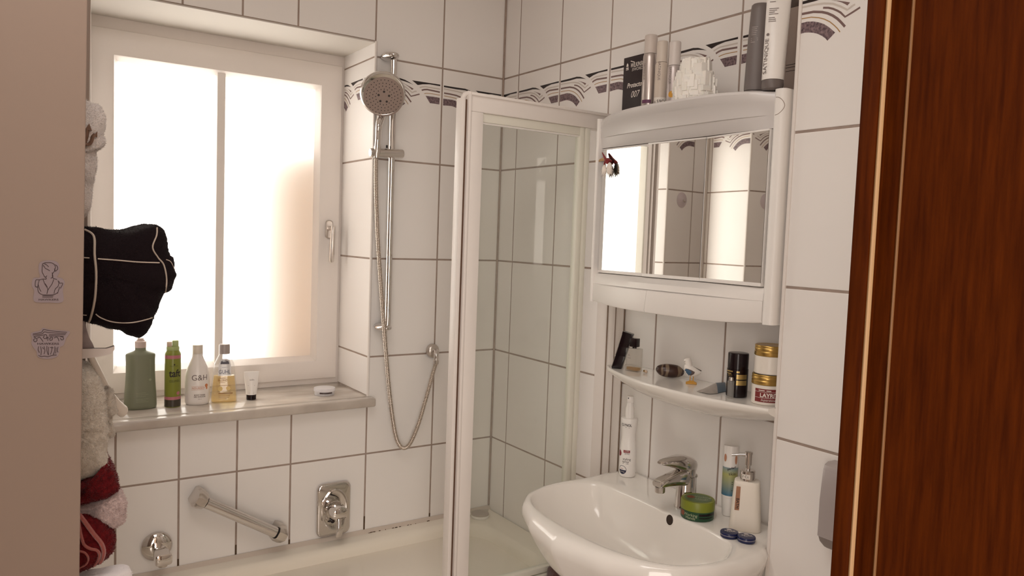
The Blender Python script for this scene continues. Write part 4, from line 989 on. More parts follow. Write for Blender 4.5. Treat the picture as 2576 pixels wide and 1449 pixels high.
# ------------------------------------------------------------------ things standing on the basin
ZBB = ZB + .0006
p, k = stand(ZBB, 1577, 1202, 42)
t = thing('styling_spray', 'white pump spray bottle with a narrow waist, at the left back of the wash basin', 'spray bottle', p)
T = facing(p); r = 21 * k; h = 147 * k
pr_ = [(r * .9, .0005), (r * .97, .003), (r, h * .10), (r * .99, h * .42), (r * .93, h * .52), (r * .84, h * .62), (r * .80, h * .70), (r * .83, h * .78), (r * .93, h * .86), (r * .99, h * .92), (r, h * .985), (r * .96, h), (r * .55, h * 1.005)]
MB(T).lathe((0, 0, 0), pr_, 40).build('bottle_body', M_PLAST, t)
mb = MB(T); mb.lathe((0, 0, 0), [(r * .52, h * 1.006), (r * .52, h * 1.17), (r * .44, h * 1.20), (r * .42, h * 1.27)], 28); mb.box((-r * .40, -r * .42, h * 1.265), (r * .36, r * .36, h * 1.375), .0022); pn = mb.build('pump_head', M_PLAST, t)
MB(T).lathe((-r * .25, -r * .43, h * 1.345), [(.0017, -.0006), (.0017, .001)], 10, X=YN).build('nozzle', M_BLACK, pn)
cm = cylmap(prof_r(pr_), .0005); cmb = cylmap(prof_r(pr_), .0010); SH = -.30
NAVY = mat('ink_navy', (.012, .016, .055), .5); CRIM = mat('ink_crimson', (.25, .02, .03), .5)
mb = MB(T); mb.text('CLYNOL', .0105, cm, r * SH - .002, h * .895, bold=.02, maxw=r * 1.35); mb.text('styling', .0095, cm, r * SH + .004, h * .315, maxw=r * .95); mb.text('spray', .0095, cm, r * SH + .001, h * .272, maxw=r * .8); mb.stroke([(-r * .6, h * .235), (-r * .1, h * .235), (r * .1, h * .235)], .0008, cm); mb.stroke([(-r * .95, h * .855), (-r * .4, h * .855), (r * .05, h * .855)], .0007, cm)
mb.text('EXTRA', .0045, cm, r * .02 - .003, h * .405); mb.build('lettering', M_INK, t, smooth=False, solid=False)
mb = MB(T); mb.patch(cm, -r * .55, r * .22, h * .425, h * .468, 6); mb.disc(-r * 1.22, h * .40, r * .36, cm); rp = mb.build('red_flash', CRIM, t, solid=False)
mb = MB(T); mb.text('+33%', .0062, cmb, -r * .17, h * .447); mb.build('lettering', M_WHITEINK, rp, smooth=False, solid=False)
mb = MB(T); cx_, cz_ = -r * .62, h * .125; R_ = r * .50
mb.disc(cx_, cz_, R_, cm, n=16, a0=PI, a1=2 * PI)
mb.stroke([(cx_ + R_ * math.cos(a), cz_ + R_ * math.sin(a)) for a in [PI * j / 16 for j in range(17)]], .0011, cm); bd = mb.build('badge', NAVY, t, smooth=False, solid=False)
mb = MB(T); mb.text('strong', .0055, cmb, cx_, cz_ - R_ * .38, maxw=R_ * 1.5); mb.build('lettering', M_WHITEINK, bd, smooth=False, solid=False)
mb = MB(T); mb.text('xtra', .0050, cmb, cx_ - R_ * .1, cz_ + R_ * .35); mb.build('badge_word', CRIM, bd, smooth=False, solid=False)

p, k = stand(ZBB, 1753, 1308, 84, .62)
t = thing('hand_cream_tin', 'round green hand cream tin with a lime lid, in front of the faucet', 'tin', p)
T = facing(p); r = 42 * k; h = 47 * k
MB(T).lathe((0, 0, 0), [(r * .95, .0003), (r * .975, .002), (r * .975, h * .60)], 52).build('tin_body', mat('deep_green', (.008, .062, .022), .4), t)
MB(T).lathe((0, 0, 0), [(r, h * .50), (r, h * .93), (r * .97, h * .99), (r * .82, h), (r * .80, h * .985), (r * .1, h * .985)], 52).build('lid', mat('lime_green', (.20, .23, .018), .4), t)
mb = MB(T); tpf = lambda u, v: V((u, v, h * .985 + .0006)); tpf2 = lambda u, v: V((u, v, h * .985 + .0011))
mb.disc(0, 0, r * .79, tpf, n=40); tl = mb.build('lid_label', mat('sage_green', (.10, .155, .055), .45), t, smooth=False, solid=False)
mb = MB(T); mb.disc(-r * .42, r * .1, r * .24, tpf2); mb.build('seal_badge', mat('rust_red', (.22, .055, .02), .5), tl, smooth=False, solid=False)
mb = MB(T); mb.text('Working', r * .30, tpf2, r * .22, r * .22); mb.text('Hands', r * .30, tpf2, r * .22, -r * .12); mb.stroke([(-r * .1, -r * .35), (r * .5, -r * .35)], r * .05, tpf2); mb.build('lettering', mat('pale_green_ink', (.42, .45, .30), .5), tl, smooth=False, solid=False)
cm = cylmap(r * .975, .0004)
mb = MB(T); mb.text('Working', r * .24, cm, -r * .42, h * .31, shear=.1); mb.text('Hands', r * .24, cm, -r * .40, h * .15); mb.build('lettering', mat('pale_green_ink', 0), t, smooth=False, solid=False)
mb = MB(T); mb.patch(cm, -r * 1.2, -r * .85, h * .18, h * .44, 4); mb.build('side_badge', mat('rust_red', 0), t, solid=False)
mb = MB(T); mb.patch(cm, r * .12, r * 1.25, h * .30, h * .42, 8); mb.patch(cm, r * .12, r * 1.1, h * .17, h * .22, 8); mb.build('dark_bar', M_BLACK, t, solid=False)

p, k = stand(ZBB, 1836, 1304, 34); p += V((.004, .010, 0))
t = thing('skin_cream_tube', 'white tube standing on its cap with a blue and yellow label, behind the soap dispenser', 'tube', p)
T = facing(p); r = 18.5 * k; h = 178 * k
MB(T).lathe((0, 0, 0), [(r * .78, .0003), (r * .82, .002), (r * .98, h * .26), (r * .97, h * .265)], 36).build('cap', M_PLAST, t)
rings = []; mb = MB(T)
for i in range(11):
    f = i / 10; rings.append([V((r * math.cos(a), r * (1 - .35 * f ** 2) * math.sin(a), h * (.267 + .733 * f))) for a in [2 * PI * j / 40 for j in range(40)]])
rings.append([V((q.x * .9, q.y * .7, h * .985)) for q in rings[-1]])
mb.loft(rings); mb.build('tube_body', M_PLAST, t)
cmz = lambda off: (lambda u, v: V((math.sin(u / r) * (r + off), -math.cos(u / r) * (r * (1 - .35 * max(0, (v / h - .267) / .733) ** 2) + off), v)))
m = bpy.data.materials.new('label_blue_yellow'); m.use_nodes = True; nt = m.node_tree; N = nt.nodes; L = nt.links; b_ = N['Principled BSDF']; b_.inputs['Roughness'].default_value = .4
tc = N.new('ShaderNodeTexCoord'); sp_ = N.new('ShaderNodeSeparateXYZ'); L.new(tc.outputs['Generated'], sp_.inputs[0]); cr = N.new('ShaderNodeValToRGB'); L.new(sp_.outputs['Z'], cr.inputs['Fac'])
E_ = cr.color_ramp.elements; E_[0].color = (.04, .16, .27, 1); E_[1].color = (.22, .31, .36, 1); e_ = E_.new(.45); e_.color = (.30, .33, .22, 1); e_ = E_.new(.75); e_.color = (.42, .42, .15, 1)
L.new(cr.outputs['Color'], b_.inputs['Base Color']); MATS['label_by'] = m
mb = MB(T); mb.patch(cmz(.0004), -r * 1.45, r * 1.45, h * .30, h * .70, 22, 4); lb = mb.build('label', m, t, solid=False)
mb = MB(T)
for u, v, rx_, ry_ in ((-.78, .83, .22, .055), (.75, .82, .20, .07)): mb.disc(r * u, h * v, r * rx_, cmz(.0006), ry=h * ry_)
mb.build('leg_picture', mat('skin_print', (.52, .25, .15), .5), t, smooth=False, solid=False)
mb = MB(T); mb.text('perfect', r * .42, cmz(.0009), r * .18, h * .695, rot=.35, bold=.02); mb.text('skin', r * .62, cmz(.0009), r * .30, h * .615)
for v in (.50, .47, .38): mb.stroke([(r * .3, h * v), (r * .8, h * v)], r * .08, cmz(.0009))
mb.build('lettering', M_INK, lb, smooth=False, solid=False)

p, k = stand(ZBB, 1873, 1336, 76, .55)
t = thing('soap_dispenser', 'cream soap dispenser with a chrome pump and a BATH tag, at the basin\'s right end', 'soap dispenser', p)
T = facing(p); h = 124 * k; mb = MB(T)
rings = []
for f, w in ((0, 37), (.012, 38.5), (.3, 36.5), (.65, 34), (.93, 31.5), (.98, 30.5), (1, 28)):
    rings.append([V((x, y, h * f)) for x, y in rr(w * k, w * k * .72, w * k * .45, 8)])
mb.loft(rings); mb.build('bottle_body', mat('cream_ceramic', (.84, .775, .69), .4), t, angle=50)
MB(T).lathe((0, 0, h), [(18.5 * k, .0003), (18.5 * k, .003), (18 * k, 24 * k), (16 * k, 26 * k), (5 * k, 26.5 * k)], 36).build('pump_collar', M_CHROME, t)
MB(T).lathe((0, 0, h + 26 * k), [(5.5 * k, 0), (5.5 * k, 12 * k), (8 * k, 12.5 * k), (8 * k, 40 * k), (9.5 * k, 40.5 * k), (9.5 * k, 45 * k), (4 * k, 46 * k)], 28).build('pump_stem', M_CHROME, t)
MB(T).tube([(-6 * k, 0, h + 63 * k), (-22 * k, 0, h + 61.5 * k), (-41 * k, 0, h + 58 * k)], [4.6 * k, 3.8 * k, 2.6 * k], 14).build('pump_spout', M_CHROME, t)
fr2 = lambda off: (lambda u, v: V((u, -(38.5 - 6.5 * v / h) * k * .72 - off, v)))
T = T
mb = MB(T); mb.add([fr2(.0006)(u, v) for u, v in ((-27 * k, h * .42), (-16 * k, h * .42), (-15 * k, h * .90), (-25 * k, h * .90))], [[0, 1, 2, 3]]); tg = mb.build('wood_tag', mat('tan_tag', (.42, .20, .11), .6, var=.2, vscale=60), t, smooth=False, solid=False)
mb = MB(T); mb.text('BATH', .0095, fr2(.0011), -20.5 * k, h * .56, rot=-PI / 2, bold=.02); mb.build('lettering', M_INK, tg, smooth=False, solid=False)
mb = MB(T); cmk = cylmap(18.4 * k, .0005); f9 = lambda u, v: cmk(u, v)
mb.patch(cmk, -16 * k, 6 * k, h + 6 * k, h + 18 * k, 8); st = mb.build('price_sticker', M_WHITEINK, t, solid=False)
mb = MB(T); mb.text('2 Ct', 9 * k, cylmap(18.4 * k, .0009), -6 * k, h + 12 * k); mb.build('lettering', M_INK, st, smooth=False, solid=False)

BLUE = mat('cream_tin_blue', (.008, .014, .075), .3)
for (px, py), lab in (((1834, 1354), 'small blue cream tin touching the basin rim, left of its twin'), ((1877, 1366), 'small blue cream tin in front of the soap dispenser, right of its twin')):
    p, k = stand(ZBB, px, py, 45, .55)
    t = thing('cream_tin', lab, 'tin', p, 'two small blue tins'); T = facing(p, .12); r = 22.5 * k; h = .0125
    MB(T).lathe((0, 0, 0), [(r * .93, .0002), (r * .97, .0015), (r * .97, h * .52)], 40).build('tin_base', BLUE, t)
    MB(T).lathe((0, 0, 0), [(r * .985, h * .50), (r * .985, h * .58)], 40).build('silver_band', mat('tin_silver', (.62, .58, .58), .35, metal=.6), t)
    MB(T).lathe((0, 0, 0), [(r, h * .585), (r, h * .84), (r * .95, h * .97), (r * .85, h), (r * .1, h * 1.01)], 40).build('lid', BLUE, t)
    mb = MB(T); fn = lambda u, v: V((u, v, h * 1.01 + .0005)); mb.text('NIVEA', r * .42, fn, r * .05, -r * .02, bold=.02); mb.disc(0, r * .45, r * .28, fn, ry=r * .16); mb.stroke([(-r * .3, -r * .32), (r * .1, -r * .32)], r * .05, fn)
    mb.build('lettering', M_WHITEINK, t, smooth=False, solid=False)

# ------------------------------------------------------------------ dispenser on the pillar
ca, cb_ = P(0, PX - .04, 2066, 1172), P(0, PX - .04, 2056, 1345)
t = thing('wall_dispenser', 'silver-grey soap dispenser screwed to the pillar, half hidden by the door frame', 'dispenser', (PX, ca.y - .06, cb_.z))
ztp, zbt = P(0, PX - .02, 2085, 1160).z, P(0, PX - .045, 2100, 1392).z
yl = P(0, PX - .045, 2056, 1330).y; yt = P(0, PX - .04, 2069, 1180).y; wdt = .11
DG = mat('silver_abs', (.40, .355, .345), .35, metal=.15)
mb = MB(); rings = []
zj = P(0, PX - .045, 2056, 1345).z
for z, dpt, e_ in ((zj, .050, 0), (zj + (ztp - zj) * .5, .050, .5), (ztp - .012, .044, 1), (ztp - .004, .040, 1), (ztp, .030, 1.1)):
    y_ = yl + (yt - yl) * min(1, e_); rings.append([V((PX - x, y, z)) for x, y in ((.0, y_ - .001), (dpt - .008, y_), (dpt - .002, y_ - .003), (dpt, y_ - .010), (dpt, y_ - wdt + .01), (dpt - .008, y_ - wdt), (0, y_ - wdt))])
mb.loft(rings); mb.build('cover', DG, t, angle=30)
mb = MB(); rings = []
for z, dpt in ((zbt, .034), (zbt + .012, .044), (zj - .0006, .0495)):
    y_ = yl - (.0065 if z == zbt else .002); rings.append([V((PX - x, y, z)) for x, y in ((.0, y_), (dpt - .008, y_), (dpt - .002, y_ - .003), (dpt, y_ - .010), (dpt, y_ - wdt + .012), (dpt - .008, y_ - wdt + .004), (0, y_ - wdt + .004))])
mb.loft(rings); mb.build('base', mat('silver_dark', (.25, .215, .20), .4), t, angle=30)

# ------------------------------------------------------------------ tall white cabinet with towels, at the left edge
UY = -1.15
un = thing('towel_cabinet', 'tall white open cabinet at the left edge, its side panel bearing two stickers', 'cabinet', (-1.6, -.95, FLOOR))
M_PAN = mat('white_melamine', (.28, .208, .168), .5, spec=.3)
xe = lambda z: -1.4441 + (z - 1.5186) * .0122
mb = MB(); z0_, z1_ = FLOOR + .001, 2.2; e_ = .0016
def panel(mb, ya, yb, dx=0., x_back=XL + .004):
    rings = []
    for z in (z0_, z1_):
        x = xe(z) + dx
        rings.append([V(q) for q in ((x_back, ya, z), (x - e_, ya, z), (x - e_ * .3, ya + e_ * .3, z), (x, ya + e_, z), (x, yb - e_, z), (x - e_ * .3, yb - e_ * .3, z), (x - e_, yb, z), (x_back, yb, z))])
    return mb.loft(rings)
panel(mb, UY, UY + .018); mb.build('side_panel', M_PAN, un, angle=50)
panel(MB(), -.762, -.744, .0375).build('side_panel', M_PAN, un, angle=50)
MB().tube([(-1.4225, -.80, FLOOR), (-1.4170, -.80, 2.15)], .003, 8).build('gap_rod', mat('gap_dark', (.10, .06, .05), .5), un)  # dark rod added in place of the dark gap between panel edges
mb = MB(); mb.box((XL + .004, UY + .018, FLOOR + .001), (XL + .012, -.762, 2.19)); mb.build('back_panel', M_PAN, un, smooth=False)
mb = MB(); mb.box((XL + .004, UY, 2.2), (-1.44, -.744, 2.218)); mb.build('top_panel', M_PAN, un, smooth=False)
def board(py, yf):
    z = P(1, yf, 207, py).z; MB().box((XL + .012, UY + .018, z - .016), (-1.4665, -.762, z)).build('shelf_board', M_PAN, un, smooth=False); return z
# the two stickers
SP = lambda px, py, o=.0006: P(1, UY - o, px, py)
M_STK = mat('sticker_lilac', (.225, .172, .182), .5); M_STI = mat('sticker_ink', (.055, .028, .030), .6)
def sticker(outline, strokes, words, w=.0009):
    mb = MB(); q = smooth_path([V((a, b, 0)) for a, b in outline], 4, closed=True)
    mb.poly2([(p_.x, p_.y) for p_ in q], lambda u, v: SP(u, v)); o = mb.build('sticker', M_STK, un, smooth=False, solid=False, label='pale lilac sticker printed with ' + words[1])
    mb = MB(); k = scale_at(SP(120, 750))
    for ln_ in strokes:
        pts_ = smooth_path([V((a, b, 0)) for a, b in ln_], 4) if len(ln_) > 2 else [V((a, b, 0)) for a, b in ln_]
        mb.stroke([(a.x, a.y) for a in pts_], w * k, lambda u, v: SP(u, v, .0011))
    x, y, size, mw = words[0]
    mb.text('HAWKERS', size, lambda u, v: SP(x + u, y - v, .0011), 0, 0, sx=1.75, bold=.02, maxw=mw / 1.0)
    mb.build('print', M_STI, o, smooth=False, solid=False)
sticker([(97, 672), (101, 660), (118, 655), (136, 656), (148, 664), (150, 683), (144, 697), (156, 700), (163, 711), (158, 730), (158, 759), (122, 761), (86, 758), (86, 732), (80, 718), (84, 700), (100, 698), (98, 684)],
        [[(128, 700), (133, 696), (131, 686)], [(107, 665), (106, 675), (106, 684), (109, 690), (113, 697), (118, 694)], [(107, 664), (115, 661), (128, 661), (136, 665), (139, 672), (137, 682), (132, 689), (133, 699), (143, 703)], [(139, 666), (144, 670), (145, 677), (139, 682), (137, 676)], [(109, 667), (114, 675), (120, 678), (125, 681)], [(112, 664), (118, 667), (122, 671)], [(115, 697), (116, 702), (108, 702), (99, 704)], [(99, 704), (90, 705), (89, 720), (95, 722)], [(99, 704), (96, 715), (95, 727), (98, 736), (106, 741), (120, 742), (136, 741), (145, 736)], [(108, 702), (113, 715), (120, 727), (118, 739)], [(135, 703), (131, 714), (124, 724), (120, 730)], [(146, 706), (149, 712), (158, 713), (152, 725)], [(149, 708), (146, 720), (139, 727), (136, 738)], [(150, 722), (147, 731), (145, 738)], [(107, 744), (134, 744)], [(107, 747.5), (133, 747.5)], [(96, 715), (99, 726), (103, 733)], [(114, 714), (119, 722)]],
        ((122, 754, 6.2, 62), 'a classical female bust and a word'))
sticker([(78, 838), (100, 832), (108, 825), (126, 829), (172, 833), (174, 840), (166, 852), (160, 868), (151, 874), (148, 890), (140, 899), (118, 903), (96, 898), (92, 884), (84, 874), (79, 864), (81, 852)],
        [[(83, 840), (104, 836), (110, 829), (126, 832), (168, 836)], [(83, 843), (105, 840), (112, 835), (125, 837), (166, 839)], [(85, 847), (108, 843)], [(124, 842), (164, 842)], [(123, 845), (160, 846)], [(86, 848), (92, 852), (93, 857), (88, 860), (84, 855), (88, 852)], [(109, 843), (116, 842), (118, 848), (113, 852), (109, 848), (112, 845)], [(126, 848), (132, 849), (131, 855), (126, 856), (125, 851), (129, 851)], [(152, 847), (158, 848), (160, 853), (155, 855), (152, 851)], [(94, 851), (99, 848), (104, 853), (108, 859)], [(117, 853), (121, 848), (120, 857)], [(136, 850), (143, 848), (147, 853), (148, 858)], [(97, 872), (96, 880), (99, 887)], [(102, 872), (104, 882), (103, 893)], [(111, 872), (113, 882), (111, 890)], [(118, 871), (118, 882), (121, 892)], [(122, 873), (122, 893)], [(131, 872), (130, 882), (127, 891)], [(138, 872), (137, 884), (134, 892)], [(146, 873), (144, 882), (146, 886)], [(97, 894), (104, 897), (112, 896), (121, 897), (132, 894), (142, 893)], [(107, 874), (110, 878)], [(126, 874), (134, 875)], [(141, 875), (140, 889)]],
        ((121, 865, 6.8, 80), 'a column capital and a word'))

# towels
def terry(name, c, amp=1., c2=None, sheen=.5, sc_=420, sss=0.):
    return mat(name, c, .95, spec=.1, sheen=sheen, bump=.9 * amp, bscale=sc_, c2=c2, vscale=160, sss=sss)
def cloth(name, px_outline, yf, depth, material, parent, bul=.02, amp=.0022, fuzz=3000, seed=1, n=150, flen=.0032, part=True):
    """a stuffed, folded cloth: outline seen from the door, its own depth, rounded edges, uneven pile"""
    pts = [P(1, yf, a, b) for a, b in px_outline]; sp_ = smooth_path(pts, 8, closed=True)
    per = [0]
    for a, b in zip(sp_, sp_[1:] + sp_[:1]): per.append(per[-1] + (b - a).length)
    ol = []
    for i in range(n):
        s_ = per[-1] * i / n; j = max(q for q in range(len(sp_)) if per[q] <= s_ + 1e-12); t_ = (s_ - per[j]) / max(1e-9, per[j + 1] - per[j]); ol.append(sp_[j].lerp(sp_[(j + 1) % len(sp_)], t_))
    cx = sum((p_.x for p_ in ol)) / n; cz = sum((p_.z for p_ in ol)) / n; rings = []
    layers = [(.03, -bul), (.2, -bul * .97), (.4, -bul * .90), (.58, -bul * .78), (.74, -bul * .58), (.86, -bul * .34), (.94, -bul * .1), (.985, bul * .15), (1., bul * .45)]
    layers += [(1., bul * .45 + (depth - bul) * q) for q in (.15, .3, .45, .6, .75, .9)] + [(.96, depth - .002), (.85, depth), (.03, depth)]
    for f, dy in layers:
        ring = []
        for p_ in ol:
            q = V((cx + (p_.x - cx) * f, yf + bul + dy, cz + (p_.z - cz) * f))
            d = noise.noise(q * 26 + V((seed, 0, 0))) * .0045 + noise.noise(q * 90 + V((seed, 3, 0))) * amp + noise.noise(q * 260) * amp * .5
            r_ = V((p_.x - cx, 0, p_.z - cz)); r_ = r_.normalized() if r_.length > 0 else r_
            q += r_ * d * f + V((0, -1, 0)) * d * (1 - f * .6); ring.append(q)
        rings.append(ring)
    mb = MB(); mb.loft(rings); body_v = list(mb.v); body_f = list(mb.f); rnd = random.Random(seed)
    bv = BVHTree.FromPolygons([tuple(v) for v in mb.v], mb.f)
    m = len(ol); L_ = len(layers)
    for _ in range(fuzz * 2):                                     # loose loops of the pile
        i = rnd.randrange(0, L_ - 4); j = rnd.randrange(m); a, b = rings[i][j], rings[i + 1][(j + 1) % m]; u, w_ = rnd.random(), rnd.random()
        q = rings[i][j].lerp(rings[i][(j + 1) % m], u).lerp(rings[i + 1][j].lerp(rings[i + 1][(j + 1) % m], u), w_)
        nn = V((q.x - cx, 0, q.z - cz)); nn = nn.normalized() * layers[i][0] + V((0, -1, 0)) * (1.02 - layers[i][0] if i < 8 else 0)
        d = (nn.normalized() + V((rnd.uniform(-.8, .8), rnd.uniform(-.8, .8), rnd.uniform(-.8, .8)))).normalized() * flen * rnd.uniform(.5, 1.1)
        s_ = d.orthogonal().normalized() * .00032
        mb.add([q - s_, q + s_, q + d * .55 + s_ * 1.1, q + d], [[0, 1, 2, 3]])
    o = mb.build(name, material, parent, angle=180, solid=False)
    return o, bv
def draw(bv, pts, r, name, m, parent, yfb):
    sp_ = smooth_path([V((a, b, 0)) for a, b in pts], 7); path = []
    for q in sp_:
        h_, n_ = cast(bv, q.x, q.y)
        if h_ is None: continue
        path.append(h_ - ray(q.x, q.y).normalized() * r * .35)
    return MB().tube(path, r, 6, flat=.8).build(name, m, parent)
def towel(name, label, cat, outline, yf, depth, material, **kw):
    z = min(P(1, yf, a, b).z for a, b in outline); t = thing(name, label, cat, (-1.42, yf + depth / 2, z), 'towels in the tall cabinet')
    o, bv = cloth('folded_cloth', outline, yf, depth, material, t, **kw); return t, o, bv
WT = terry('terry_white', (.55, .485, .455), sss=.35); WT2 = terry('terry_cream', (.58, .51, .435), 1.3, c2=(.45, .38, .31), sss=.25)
T1 = [(120, 240), (207, 243), (213, 245), (235, 255), (252, 265), (263, 282), (267, 300), (266, 325), (264, 337), (271, 350), (271, 361), (260, 369), (246, 377), (243, 388), (243, 420), (239, 455), (236, 488), (230, 514), (222, 533), (208, 545), (120, 552)]
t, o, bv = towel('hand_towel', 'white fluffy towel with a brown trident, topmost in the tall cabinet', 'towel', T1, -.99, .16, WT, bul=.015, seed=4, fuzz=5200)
BR_ = mat('brown_applique', (.13, .065, .038), .8); BR2 = mat('ochre_applique', (.24, .13, .05), .8)
mb = MB()
for ln_, w in (([(207, 388), (212, 366), (219, 340), (221, 322)], .0034), ([(210, 360), (222, 363), (229, 357), (233, 344), (239, 338)], .0034)):
    pp = [cast(bv, q.x, q.y)[0] for q in smooth_path([V((a, b, 0)) for a, b in ln_], 6)]; pp = [q - V((0, .001, 0)) for q in pp if q]; mb.tube(pp, w, 8, flat=.5)
for tri in ([(213, 327), (224, 311), (231, 329)], [(235, 341), (244.5, 331), (244.5, 346)]):
    qs = [cast(bv, a, b)[0] or P(1, -1.0, a, b) for a, b in tri]; mb.add([q - V((0, .003, 0)) for q in qs] + [q + V((0, .002, 0)) for q in qs], [[0, 1, 2], [3, 5, 4], [0, 3, 4, 1], [1, 4, 5, 2], [2, 5, 3, 0]])
mb.build('trident_applique', BR_, t)
T2 = [(100, 560), (207, 570), (240, 572), (290, 580), (335, 583), (365, 575), (395, 567), (413, 567), (426, 578), (430, 606), (432, 640), (444, 655), (446, 678), (453, 694), (448, 714), (441, 735), (424, 746), (414, 770), (402, 792), (392, 820), (376, 843), (356, 853), (332, 851), (311, 840), (280, 833), (245, 822), (207, 812), (100, 802)]
BKT = terry('terry_black', (.0085, .0045, .0055), .6, sheen=.05)
t, o, bv = towel('bath_towel', 'black towel with a thin pale grid, bulging far out of the tall cabinet', 'towel', T2, -.98, .20, BKT, bul=.03, seed=8, fuzz=3500, n=190, flen=.003)
LN = mat('woven_line', (.42, .34, .28), .9)
for ln_, r_ in (([(213, 577), (236, 594), (238, 640), (242, 690), (239, 750), (229, 797), (223, 811)], .0019), ([(395, 573), (394, 592), (384, 622), (397, 647), (412, 666), (419, 700), (417, 730), (409, 763), (403, 790)], .0015), ([(246, 651), (300, 655), (345, 659), (401, 661)], .0013), ([(207, 648), (225, 649)], .0011), ([(241, 790), (255, 800), (285, 810), (325, 812), (360, 806), (396, 795)], .0012), ([(207, 792), (218, 793)], .0011), ([(418, 653), (430, 659), (440, 680)], .0009)):
    draw(bv, ln_, r_, 'woven_line', LN, t, -.98)
# tray with its curled lip, the printed packet on it, the white handle
q = P(1, -.86, 240, 880)
tr_ = thing('white_tray', 'white plastic tray with an upturned lip, below the black towel', 'tray', (-1.42, -.86, q.z))
o2 = [(100, 884), (180, 879), (240, 877), (268, 877), (281, 873), (288, 870.5), (288, 879), (281, 890), (262, 895), (230, 900), (180, 906), (100, 915)]
mb = MB(); a_ = [P(1, -.90, a, b) for a, b in o2]; b_ = [V((p_.x, -.888, p_.z)) for p_ in a_]; mb.loft([a_, b_]); mb.build('tray_body', mat('tray_white', (.80, .715, .675), .4), tr_, angle=50)
pk = thing('printed_packet', 'pale packet with a faint leaf print standing on the white tray', 'packet', (-1.42, -.86, P(1, -.895, 210, 876).z))
o3 = [(120, 800), (213, 800), (215, 813), (219, 832), (224, 848), (233, 864), (238, 876.5), (120, 880.5)]
mb = MB(); a_ = [P(1, -.887, a, b) for a, b in o3]; b_ = [V((p_.x, -.860, p_.z)) for p_ in a_]; mb.loft([a_, b_]); mb.build('packet', mat('packet_paper', (.55, .47, .46), .7, c2=(.30, .235, .24), vscale=42), pk, smooth=False)
hd = thing('plastic_handle', 'curved white plastic handle sticking out beside the cream terry towel', 'handle', P(1, -.80, 300, 1035))
cp = [(222, 878), (232, 906), (251, 947), (269, 985), (287, 1012), (302, 1028), (312, 1037)]
pth = smooth_path([P(1, -.79 + .02 * i, a, b) for i, (a, b) in enumerate(cp)], 7); n = len(pth)
MB().tube(pth, [(.0065 + .0065 * i / n) * (1 if i < n - 3 else (.95, .8, .45)[i - n + 3]) for i in range(n)], 14, flat=.75).build('handle', mat('handle_ivory', (.80, .72, .635), .35), hd)
T3 = [(100, 920), (205, 935), (233, 940), (249, 953), (261, 983), (270, 1025), (275, 1080), (275.5, 1130), (273, 1186), (247, 1203), (203, 1222), (100, 1245)]
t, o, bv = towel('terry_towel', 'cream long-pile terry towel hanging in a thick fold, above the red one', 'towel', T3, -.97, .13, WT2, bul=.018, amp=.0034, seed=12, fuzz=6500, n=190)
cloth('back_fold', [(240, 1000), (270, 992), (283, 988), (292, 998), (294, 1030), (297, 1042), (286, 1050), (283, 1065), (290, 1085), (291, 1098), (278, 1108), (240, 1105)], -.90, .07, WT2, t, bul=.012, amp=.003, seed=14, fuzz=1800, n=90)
RT = terry('terry_red', (.15, .008, .010), 1.1, c2=(.075, .004, .006), sheen=.15)
t, o, bv = towel('terry_towel', 'folded dark red towel directly under the cream terry towel', 'towel', [(100, 1226), (203, 1215), (245, 1201), (268, 1186), (274, 1160), (280, 1163), (284, 1183), (296, 1198), (301, 1222), (300, 1243), (287, 1250), (255, 1264), (203, 1279), (100, 1290)], -.965, .15, RT, bul=.014, amp=.003, seed=17, fuzz=4200)
t, o, bv = towel('terry_towel', 'fluffy pinkish white towel squeezed between two red towels', 'towel', [(120, 1277), (203, 1278), (255, 1266), (287, 1252), (303, 1250), (316, 1268), (322, 1298), (318, 1322), (301, 1334), (281, 1333), (250, 1314), (203, 1293), (120, 1290)], -.955, .13, terry('terry_pink', (.66, .52, .50), 1.3, c2=(.50, .37, .35)), bul=.014, amp=.0034, seed=21, fuzz=4800, flen=.0042)
t, o, bv = towel('rolled_towel', 'rolled dark red towel with pink border lines, lowest of the red towels', 'towel', [(60, 1290), (203, 1289), (228, 1299), (252, 1313), (280, 1336), (294, 1355), (297, 1378), (286, 1405), (262, 1424), (236, 1441), (205, 1450), (60, 1470)], -.965, .16, RT, bul=.014, amp=.0025, seed=25, fuzz=4200)
PK = terry('border_pink', (.33, .10, .085), .8)
for ln_, r_ in (([(199, 1294), (214, 1314), (236, 1344), (254, 1366), (261, 1388), (254, 1412), (236, 1432), (215, 1444)], .0042), ([(198, 1312), (203, 1342), (211, 1369), (226, 1380), (243, 1384), (250, 1395), (244, 1414), (226, 1434), (207, 1446)], .0028), ([(197, 1386), (214, 1391), (222, 1405), (216, 1420), (198, 1430)], .0020)):
    draw(bv, ln_, r_, 'border_line', PK, t, -.965)
t, o, bv = towel('face_cloth', 'white folded cloth at the very bottom, under the rolled red towel', 'cloth', [(100, 1470), (203, 1464), (240, 1454), (272, 1450), (300, 1444), (322, 1443), (332, 1450), (335, 1460), (330, 1490), (300, 1505), (100, 1515)], -.955, .035, mat('cotton_white', (.78, .73, .74), .9, sheen=.3, bump=.3, bscale=300), bul=.012, amp=.0012, seed=31, fuzz=300)
for py, yf in ((548, -.99), (813, -.98), (907, -.9), (1236, -.97), (1291, -.96), (1466, -.965)): board(py, yf)

# bath mat over the tub's edge, below the basin
zm = P(1, -.70, 1450, 1436).z
t = thing('bath_mat', 'dark brown bath mat hanging over the tub edge below the wash basin', 'bath mat', (-.12, -.70, .2))
cloth('mat_cloth', [(1400, 1456), (1424, 1443), (1450, 1436), (1480, 1436), (1540, 1452), (1580, 1480), (1580, 1700), (1400, 1650)], -.735, .045, terry('terry_brown', (.10, .055, .05), 1.), t, bul=.01, seed=41, fuzz=2000)

